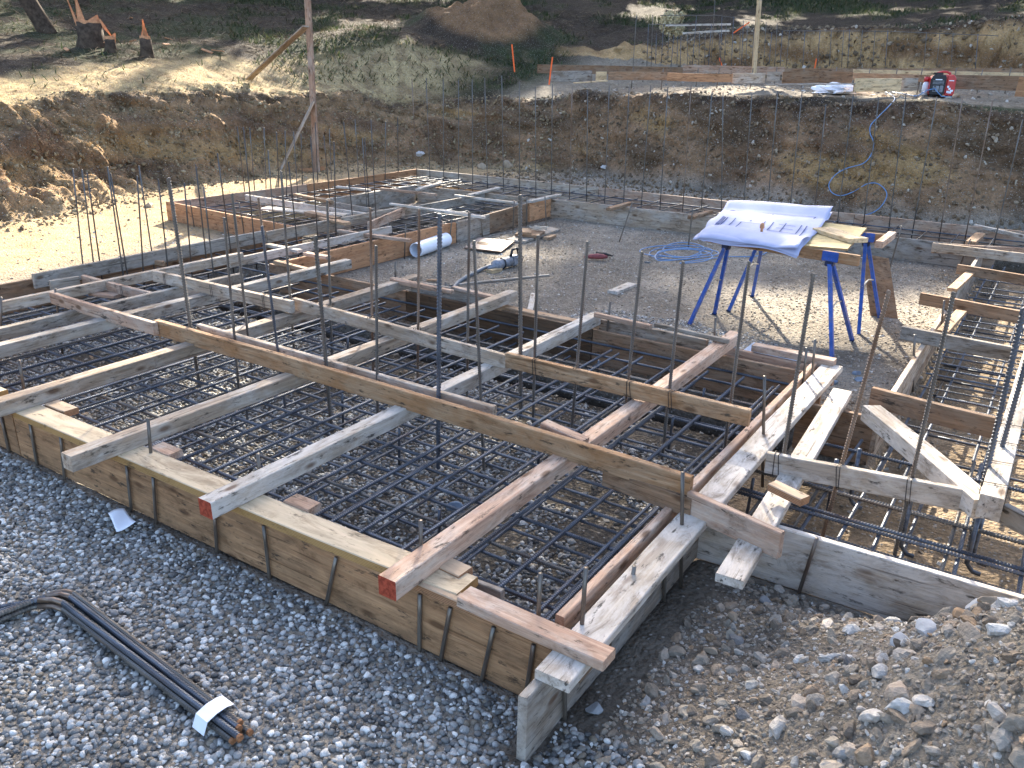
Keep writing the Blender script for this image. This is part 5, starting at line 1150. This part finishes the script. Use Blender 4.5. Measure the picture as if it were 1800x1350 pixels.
tform((1200, 57), (1282, 52), 24.3, 24.3, .05, 'white', 'white plank end at the edge of the back cut')
# terrace bars
tb = [(97, 130, 60, 680), (205, 220, 190, 600), (243, 135, 228, 640), (277, 300, 270, 580), (340, 220, 322, 570), (390, 290, 380, 560), (435, 310, 405, 650), (470, 330, 462, 590), (500, 320, 492, 590), (560, 300, 555, 590), (640, 140, 600, 600), (667, 290, 660, 590), (718, 290, 712, 590), (775, 220, 745, 620), (807, 0, 765, 640), (850, 290, 842, 560), (870, 150, 855, 590), (910, 220, 888, 590), (975, 150, 955, 600), (1035, 280, 1030, 590), (1065, 190, 1045, 590), (1100, 240, 1085, 580), (1160, 280, 1140, 580), (1270, 200, 1245, 590), (1320, 290, 1295, 590), (1370, 210, 1345, 600), (1415, 280, 1395, 600), (1480, 280, 1450, 600), (1620, 280, 1600, 600), (1757, 270, 1730, 600)]
TB = [((1100+c/5.143, d/5.143), (1100+a/5.143, b/5.143)) for a, b, c, d in tb]
TB += [((1450+c/5.143, d/5.143), (1450+a/5.143, b/5.143)) for a, b, c, d in ((60, 270, 40, 600), (170, 270, 150, 610), (225, 265, 205, 610), (340, 272, 315, 610), (455, 270, 430, 610), (570, 270, 545, 600), (1040, 300, 1010, 600), (1160, 295, 1140, 610), (1385, 305, 1360, 620), (920, 292, 895, 600))]
for i, (b_, t_) in enumerate(sorted(TB, key=lambda q: q[1][0])):
    D = 22.4+.25*(i % 3); bar('terrace_rebar', WD(*b_, D), WD(*t_, D), .009, random.choice(('bar', 'barw')), '%s thin upright bar on the upper terrace, from the left' % nth(i), 'rebar', 'upright bars on the terrace', False)
for i, (p, q, D) in enumerate((((1160, 27), (1268, 27), 22.6), ((1268, 28), (1342, 38), 22.6), ((1141, 43), (1225, 42), 22.5), ((1376, 54), (1560, 55), 22.7), ((1560, 55), (1755, 63), 22.7))):
    bar('rail_rebar', WD(*p, D), WD(*q, D), .009, 'barw', '%s horizontal bar tied across the terrace uprights' % nth(i), 'rebar', 'horizontal bars on the terrace', False)
for i in range(14):
    px = 1120+i*50+random.uniform(-12, 12); D = 19.6+random.random()*2; p = WD(px, 134, D)
    bar('short_pin', (p.x, p.y, 1.85), (p.x+.02, p.y, CAMH+ray(px, 119).z*D/ray(px, 119).xy.length+random.uniform(-.03, .03)), .011, 'pin', '%s stubby pin along the terrace forms, from the left' % nth(i), 'steel pin', 'stubby pins on the terrace', False)
# ------------------------------------------------------------ generator
def generator():
    p = surf(1650, 171); p.z += .0; az = math.atan2(p.y, p.x)-math.pi/2+.25
    r = empty('generator', p, az); tag(r, 'red portable generator with a black front panel on the edge of the terrace', 'generator')
    W_, D_, H2 = .30, .44, .40
    # shell: rounded trapezoid profile extruded along depth
    prof = [(-.13, .05), (-.15, .12), (-.15, .30), (-.12, .37), (.12, .37), (.16, .30), (.16, .08), (.13, .05)]
    prof = [(x, z) for x, z in prof]
    def ext(pr, y0, y1, mat, nm, parent=r, sc=1.0):
        m = MB(); n = len(pr)
        for y in (y0, y1):
            for x, z in pr: m.v.append(Vector((x, y, z)))
        m.f = [tuple(range(n)), tuple(range(n, 2*n))[::-1]]+[(k, k+n, (k+1) % n+n, (k+1) % n) for k in range(n)]
        o = m.build(nm, mat, parent); bv = o.modifiers.new('b', 'BEVEL'); bv.width = .02; bv.segments = 3; bv.limit_method = 'ANGLE'; return o
    sh = ext([(-.19, .04), (-.21, .1), (-.21, .32), (-.17, .39), (.16, .41), (.21, .34), (.22, .08), (.2, .04)], -.13, .15, M['red'], 'shell')
    fr = ext([(-.22, .03), (-.235, .1), (-.235, .33), (-.19, .40), (.02, .40), (.04, .34), (.04, .08), (.03, .03)], -.175, -.125, M['black'], 'front_panel')
    fr2 = ext([(.05, .03), (.06, .1), (.06, .34), (.08, .40), (.17, .40), (.215, .34), (.22, .08), (.2, .03)], -.16, -.125, M['red'], 'side_cover')
    for z in (.29, .265, .24): MB().box((-.10, -.18, z), (.20, .012, .012), None, .003).build('vent_slat', M['grey_metal'], fr)
    MB().box((-.10, -.183, .315), (.12, .006, .016), None, .002).build('name_strip', M['pvc'], fr)
    MB().box((-.13, -.18, .15), (.11, .014, .11), None, .006).build('outlet_panel', M['grey_metal'], fr)
    MB().box((-.03, -.18, .15), (.06, .014, .12), None, .006).build('outlet_panel', M['grey_metal'], fr)
    for z in (.19, .155, .12): MB().ring_tube([(-.15, -.187, z), (-.15, -.196, z)], .013, 12).build('socket', M['black'], fr)
    MB().box((.13, -.163, .30), (.09, .006, .016), None, .002).build('brand_strip', M['pvc'], fr2)
    m = MB(); 
    for x, z, s in ((.09, .19, .035), (.12, .155, .035), (.16, .12, .05), (.10, .10, .05), (.13, .09, .06)): m.box((x, -.1635, z), (s, .006, .035))
    m.build('decal', M['pvc'], fr2)
    MB().ring_tube([(-.10, .0, .39), (-.10, .0, .43), (-.02, .0, .455), (.06, .0, .455), (.12, 0, .43), (.13, 0, .40)], [.025, .024, .022, .022, .024, .025], 10).build('carry_handle', M['red'], r, True)
    MB().box((-.09, -.02, .415), (.16, .18, .05), None, .015).build('fuel_cap_cowl', M['black'], r)
    for x in (-.17, .17):
        for y in (-.12, .12): MB().box((x, y, .02), (.05, .05, .04), None, .008).build('foot', M['black'], r)
    for k, (dx_, s) in enumerate(((-.3, 1), (.12, -1))):
        MB().ring_tube([(-.15, -.2, .155), (-.18+dx_*.4, -.26, .12), (-.15+dx_, -.3, .02), (-.05+dx_*1.6, -.34, .015)], .009, 7).build('cord', M['hose'], r, True)
    q = surf(1624, 168); c2 = empty('fuel_bottle', q, 0); tag(c2, 'small white bottle with a red cap beside the generator', 'bottle')
    MB().ring_tube([(0, 0, 0), (0, 0, .20), (0, 0, .25)], [.06, .06, .035], 14).build('body', M['pvc'], c2, True); MB().ring_tube([(0, 0, .25), (0, 0, .34)], .05, 14).build('cap', M['red'], c2, True)
generator()
# crumpled plastic
p = surf(1480, 166); bm = bmesh.new(); bmesh.ops.create_icosphere(bm, subdivisions=4, radius=1)
for v in bm.verts: v.co = Vector((v.co.x*.42, v.co.y*.2, max(-.02, v.co.z*.13)))*(1+.9*mnoise.noise(v.co*2.6)+.35*mnoise.noise(v.co*7))
me = bpy.data.meshes.new('bag'); bm.to_mesh(me); bm.free(); o = link('plastic_sheeting', me, M['white_pl']); o.location = p+Vector((0, 0, .04)); o.rotation_euler = (0, 0, math.atan2(p.y, p.x)-math.pi/2); tag(o, 'crumpled shining white plastic on the rim of the far bank', 'plastic')
# ------------------------------------------------------------ stumps and trees
def stump(px, py, D, rr, hh, label, slab_h=.5, spike=True, seed=0):
    p = WD(px, py, D); p.z = gz(p.x, p.y); r = empty('tree_stump', p); tag(r, label, 'stump'); rs = random.Random(seed)
    m = MB(); m.ring_tube([(0, 0, -.3), (0, 0, 0), (.01, 0, hh*.4), (0, .01, hh)], [rr*1.5, rr*1.25, rr*1.03, rr], 18)
    m.v = [v*(1+.12*mnoise.noise(v*6+Vector((seed, 0, 0)))) for v in m.v]; m.build('trunk', M['bark'], r, True)
    m = MB(); m.ring_tube([(0, 0, hh-.01), (0, 0, hh+.07)], rr*.9, 14); m.build('cut_face', M['cutwood'], r)
    nv = Vector((-p.y, p.x, 0)).normalized(); fw = -Vector((p.x, p.y, 0)).normalized()
    def plank(x0, x1, z0, z1, tx, nm='splinter'):
        m = MB(); a0, a1 = nv*-x0*rr+fw*rr*.35, nv*-x1*rr+fw*rr*.35; t = nv*-tx*rr+fw*rr*.35; up = Vector((0, 0, 1)); th = -fw*.05
        m.v = [a0+up*z0, a1+up*z0, t+up*z1+nv*.012, t+up*z1-nv*.012]; m.v += [v+th for v in m.v]
        m.f = [(0, 1, 2, 3), (7, 6, 5, 4), (0, 4, 5, 1), (1, 5, 6, 2), (2, 6, 7, 3), (3, 7, 4, 0)]; m.build(nm, M['cutwood'], r)
    if spike == 2:
        plank(-1.0, -.72, hh-.05, hh+slab_h*.8, -1.35); plank(-.85, -.15, hh-.05, hh+slab_h, -.75)
        plank(-.9, .9, hh-.06, hh+.20, .75); plank(.55, .95, hh+.12, hh-.28, 1.7)
    elif spike == 3:
        plank(-.9, .8, hh-.05, hh+slab_h*.7, .1); plank(-.3, .5, hh, hh+slab_h, .0)
    else: plank(-1.2, 1.1, hh-.08, hh+slab_h, 1.2)
stump(160, 68, 23, .27, .48, 'wide freshly felled stump with a tall orange splinter', .62, 2, 1)
stump(192, 72, 22.4, .12, .26, 'thin stump with a slanting cut beside the wide one', .14, 1, 2)
stump(257, 84, 22.0, .13, .38, 'narrow mossy stump with an upright orange splinter', .42, 3, 3)
for i, (px, py, s) in enumerate(((156, 66, .5), (228, 77, .22), (288, 82, .35), (232, 34, .25), (290, 70, .25), (355, 90, .3), (120, 93, .22), (372, 92, .3))):
    p = surf(px, py); me = beam_mesh(s, .07, .02, seed=i+50); me.materials.append(M['cutwood']); o = bpy.data.objects.new('wood_chip', me); COL.objects.link(o); o.location = p+Vector((0, 0, .06)); o.rotation_euler = (rs.uniform(-.5, .5), rs.uniform(-.4, .4), rs.uniform(0, 3))
    tag(o, '%s fresh orange chip of split wood lying around the stumps' % nth(i), 'wood chip', 'wood chips by the stumps')
def bough_leaves(C_, A_, n, sz, seed):
    """clumps of small leaf faces inside ellipsoids C_ (centres) with half axes A_"""
    rs = np.random.default_rng(seed); P_ = []
    for (c_, a_) in zip(C_, A_):
        k = int(n*np.prod(a_)**(2/3)); u = rs.normal(size=(k, 3)); u /= np.linalg.norm(u, axis=1)[:, None]; u *= (rs.random(k)**.4)[:, None]
        P_.append(np.array(c_)+u*np.array(a_))
    return np.concatenate(P_)
def open_to_sun(g):
    """share of sun chosen for the ground point g; crowns are thinned to give it"""
    x, y = g[:, 0], g[:, 1]; w = fbm(x, y, .5, 3, 51); w2 = .5+.5*fbm(x, y, .9, 3, 52)
    z = np.where(y < 7, .24, .05)*(.4+1.2*w2)
    z = np.where((y > 18.5) | (sdist(x, y, TOE) > 3.2), 0, z)
    def put(c, v):
        nonlocal z
        z = np.where(c, np.maximum(z, v), z)
    s = sdist(x, y, TOE)
    put((x < -11.3) & (y < 19) & (y > -4) & (s < 3.3+.4*w) & (s > -1.2) & ((x < -13.3+.5*w) | (y < 15.2)), 1.0)     # left bank and its rim
    put((x < -8.9+.8*w) & (y > 0) & (y < 7.9), 1.0)                                 # sandy floor
    put((x < -9.4+.8*w) & (y > 7) & (y < 13.5) & (w > -.3), .9)
    put((y > 13.7+.4*w) & (y < 14.8+.4*w) & (x > -12) & (x < -4+w*2), .8)
    put((np.hypot((x+14.6)/1.3, (y-18.6)/1.3) < .8+.5*w), .9)
    put((x > -.62+.3*w) & (x < 2.8) & (y > 4.15+.25*w) & (y < 11.5) & (w > -.45), .95)
    put(np.hypot((x+1.9)/.55, (y-9.5)/.6) < .9+.4*w, .3); put(np.hypot((x+.95)/.3, (y-9.9)/1.1) < .9+.4*w, .6)
    put((np.hypot((x+5.2)/1.0, (y-3.5)/.6) < 1+.5*w) | (np.hypot((x+6.4)/.9, (y-4.6)/.9) < 1+.5*w), .85)
    put((np.hypot((x+4.2)/1.6, (y-7.9)/.4) < .7+w) | (np.hypot((x+2.6)/.8, (y-10.7)/.4) < .8+w), .5)
    put((np.hypot((x+3.4)/3.2, (y-17.3)/.5) < .8+.6*w), .9)
    put((x > -9) & (y > 19) & (y < 21) & (w > .15), .5)
    put((np.hypot((x+4)/4, (y-29)/2.5) < .8+.7*w) & (w > 0), .6)
    put((y < 2.1) & (x < -.9), .36+.30*np.clip((1.9-y)/1.2, 0, 1))                  # near pebbles
    put((x > -1.3) & (x < 1.5) & (y < 3.6), .40)
    put((np.abs(x+1.1) < .3) & (y < 6) & (y > 1.9), .42)
    return z
# coarse table of ground heights for following sunlight down to the ground
hx, hy = np.arange(-60, 30, .5), np.arange(-15, 60, .5); HT = height(*np.meshgrid(hx, hy, indexing='ij'))[0]
def hit(P_):
    t = P_[:, 2]/SD[2]; out = P_-SD*t[:, None]; done = np.zeros(len(P_), bool)
    for z in np.arange(9, -.3, -.25):
        q = P_-SD*((P_[:, 2]-z)/SD[2])[:, None]; i = np.clip(((q[:, 0]+60)/.5).astype(int), 0, len(hx)-1); j = np.clip(((q[:, 1]+15)/.5).astype(int), 0, len(hy)-1)
        k = (~done) & (HT[i, j] >= z); out[k] = q[k]; done |= k
    return out
SD = np.array(SDIR)
def tree(px, D, H0, seed, label, kind=0, base_z=None):
    d = ray(px, 20); t = D/math.hypot(d.x, d.y); x, y = d.x*t, d.y*t
    z = gz(x, y); r = empty('tree', (x, y, z)); tag(r, label, 'tree', 'tall trees along the top of the slope'); rs = random.Random(seed)
    m = MB(); pts = [(rs.uniform(-.1, .1)*k, rs.uniform(-.1, .1)*k, H0*k/5-.4) for k in range(6)]; m.ring_tube(pts, [.42, .34, .26, .18, .10, .04], 12)
    C_, A_ = [], []
    nb = 22
    for k in range(nb):
        f = .04+.93*k/nb; a = k*2.4+rs.random(); rad = (3.4*(1-f)**.6+.5)*rs.uniform(.6, 1.1)
        tip = Vector((math.cos(a)*rad, math.sin(a)*rad, f*H0+rs.uniform(-.3, .2))); m.ring_tube([(0, 0, f*H0+.3), tip*.5+Vector((0, 0, f*H0*.5+.3)), tip], [.07, .04, .015], 5)
        for q in (.45, .8, 1.05): C_.append((tip.x*q, tip.y*q, tip.z+.2*(1-q))); A_.append((1.3*rs.uniform(.7, 1.2), 1.3*rs.uniform(.7, 1.2), .75*rs.uniform(.7, 1.2)))
    m.build('trunk', M['bark'], r, True)
    P_ = bough_leaves(C_, A_, 260, .2, seed)
    # leaves removed to shape the light: crowns opened over ground chosen as sunlit
    G_ = hit(P_+[x, y, z]); P_ = P_[np.random.default_rng(seed+9).random(len(P_)) > open_to_sun(G_)**.25]
    n = len(P_); rs2 = np.random.default_rng(seed+5); a = rs2.normal(size=(n, 3)); a /= np.linalg.norm(a, axis=1)[:, None]; b = np.cross(a, rs2.normal(size=(n, 3))); b /= np.linalg.norm(b, axis=1)[:, None]
    s = (.13+.15*rs2.random(n))[:, None]
    V_ = np.stack([P_-a*s, P_+b*s*.6, P_+a*s, P_-b*s*.6], 1).reshape(-1, 3)
    me = mesh_np('crown', V_, np.arange(n*4).reshape(-1, 4), False); link('crown', me, M['needle'], r)
    return n
spec = [(-1500, 46), (-1150, 50), (-850, 47), (-600, 44), (-380, 47), (-170, 44), (20, 47), (190, 44), (360, 48), (520, 45), (690, 48), (850, 44), (1010, 47), (1180, 44), (1340, 48), (1500, 45), (1680, 47), (1860, 44), (2080, 47), (2350, 45), (2700, 48)]
pos = ['far left and out of the photo, first', 'far left and out of the photo, second', 'left and out of the photo, third', 'left and out of the photo, fourth', 'left and out of the photo, fifth', 'just out of the photo at the left']
for i, (px, D) in enumerate(spec):
    if px < -900 or px > 2400: continue
    tree(px, D, 24+3*math.sin(i*2.1), 100+i, '%s tree of the row beyond the top edge of the photo, from the left' % nth(i))
for i, px in enumerate(range(-800, 2400, 290)):
    tree(px, 54, 27, 300+i, '%s tree of the rear row beyond the top edge of the photo, from the left' % nth(i))  # unseen rear row added to close gaps that let sun onto the slope
# the one trunk that shows at the top left
def near_trunk(px, py, D, r0, label):
    p = WD(px, py, D); p.z = gz(p.x, p.y); r = empty('tree', p); tag(r, label, 'tree')
    m = MB(); m.ring_tube([(0, 0, -.3), (0, 0, 0), (-.25, -.35, 1), (-.55, -.7, 3.2), (-.6, -.8, 7)], [r0*1.5, r0*1.15, r0, r0*.9, r0*.5], 14)
    m.v = [v*(1+.02*mnoise.noise(v*5)) for v in m.v]; m.build('trunk', M['bark'], r, True)
    P_ = bough_leaves([(-.5, 0, 7), (.8, .5, 6.4), (-1.6, -.4, 6.6), (0, 0, 8.4)], [(1.5, 1.5, 1)]*4, 160, .2, 5); P_ = P_[open_to_sun(hit(P_+np.array(p))) < .5]; n = len(P_)  # leaves dropped where they would shade ground chosen as sunlit
    rs2 = np.random.default_rng(8); a = rs2.normal(size=(n, 3)); a /= np.linalg.norm(a, axis=1)[:, None]; b = np.cross(a, rs2.normal(size=(n, 3))); b /= np.linalg.norm(b, axis=1)[:, None]
    s = .14; V_ = np.stack([P_-a*s, P_+b*s*.6, P_+a*s, P_-b*s*.6], 1).reshape(-1, 3)
    link('crown', mesh_np('crown', V_, np.arange(n*4).reshape(-1, 4), False), M['needle'], r)
near_trunk(82, 45, 25.5, .19, 'mossy tree trunk cut by the top edge of the photo, above the felled stumps')
near_trunk(150, 12, 31, .15, 'second dark tree trunk right behind the wide stump')
# pale seeding shrub at the edge of the back cut
p = WD(1183, 62, 25.2); rs2 = np.random.default_rng(5); r = empty('shrub', p); tag(r, 'pale fluffy shrub lit by the sun at the edge of the back cut', 'shrub')
n = 2600; u = rs2.normal(size=(n, 3)); u /= np.linalg.norm(u, axis=1)[:, None]; u *= (rs2.random(n)**.5)[:, None]; P_ = u*[.42, .35, .36]+[0, 0, .30]
P_ = P_[(fbm(P_[:, 0]*3+9, P_[:, 2]*3, 1, 3, 61) > -.25)]; n = len(P_); a = rs2.normal(size=(n, 3)); a /= np.linalg.norm(a, axis=1)[:, None]; b = np.cross(a, rs2.normal(size=(n, 3))); b /= np.linalg.norm(b, axis=1)[:, None]
s = .035; V_ = np.stack([P_-a*s, P_+b*s*.7, P_+a*s, P_-b*s*.7], 1).reshape(-1, 3); link('foliage', mesh_np('foliage', V_, np.arange(n*4).reshape(-1, 4), False), M['shrub'], r)
m = MB()
for k in range(9): m.ring_tube([(0, 0, -.1), (math.cos(k)*.12, math.sin(k)*.1, .2), (math.cos(k)*.3, math.sin(k)*.25, .5)], [.012, .008, .004], 5)
m.build('stems', M['bark'], r)
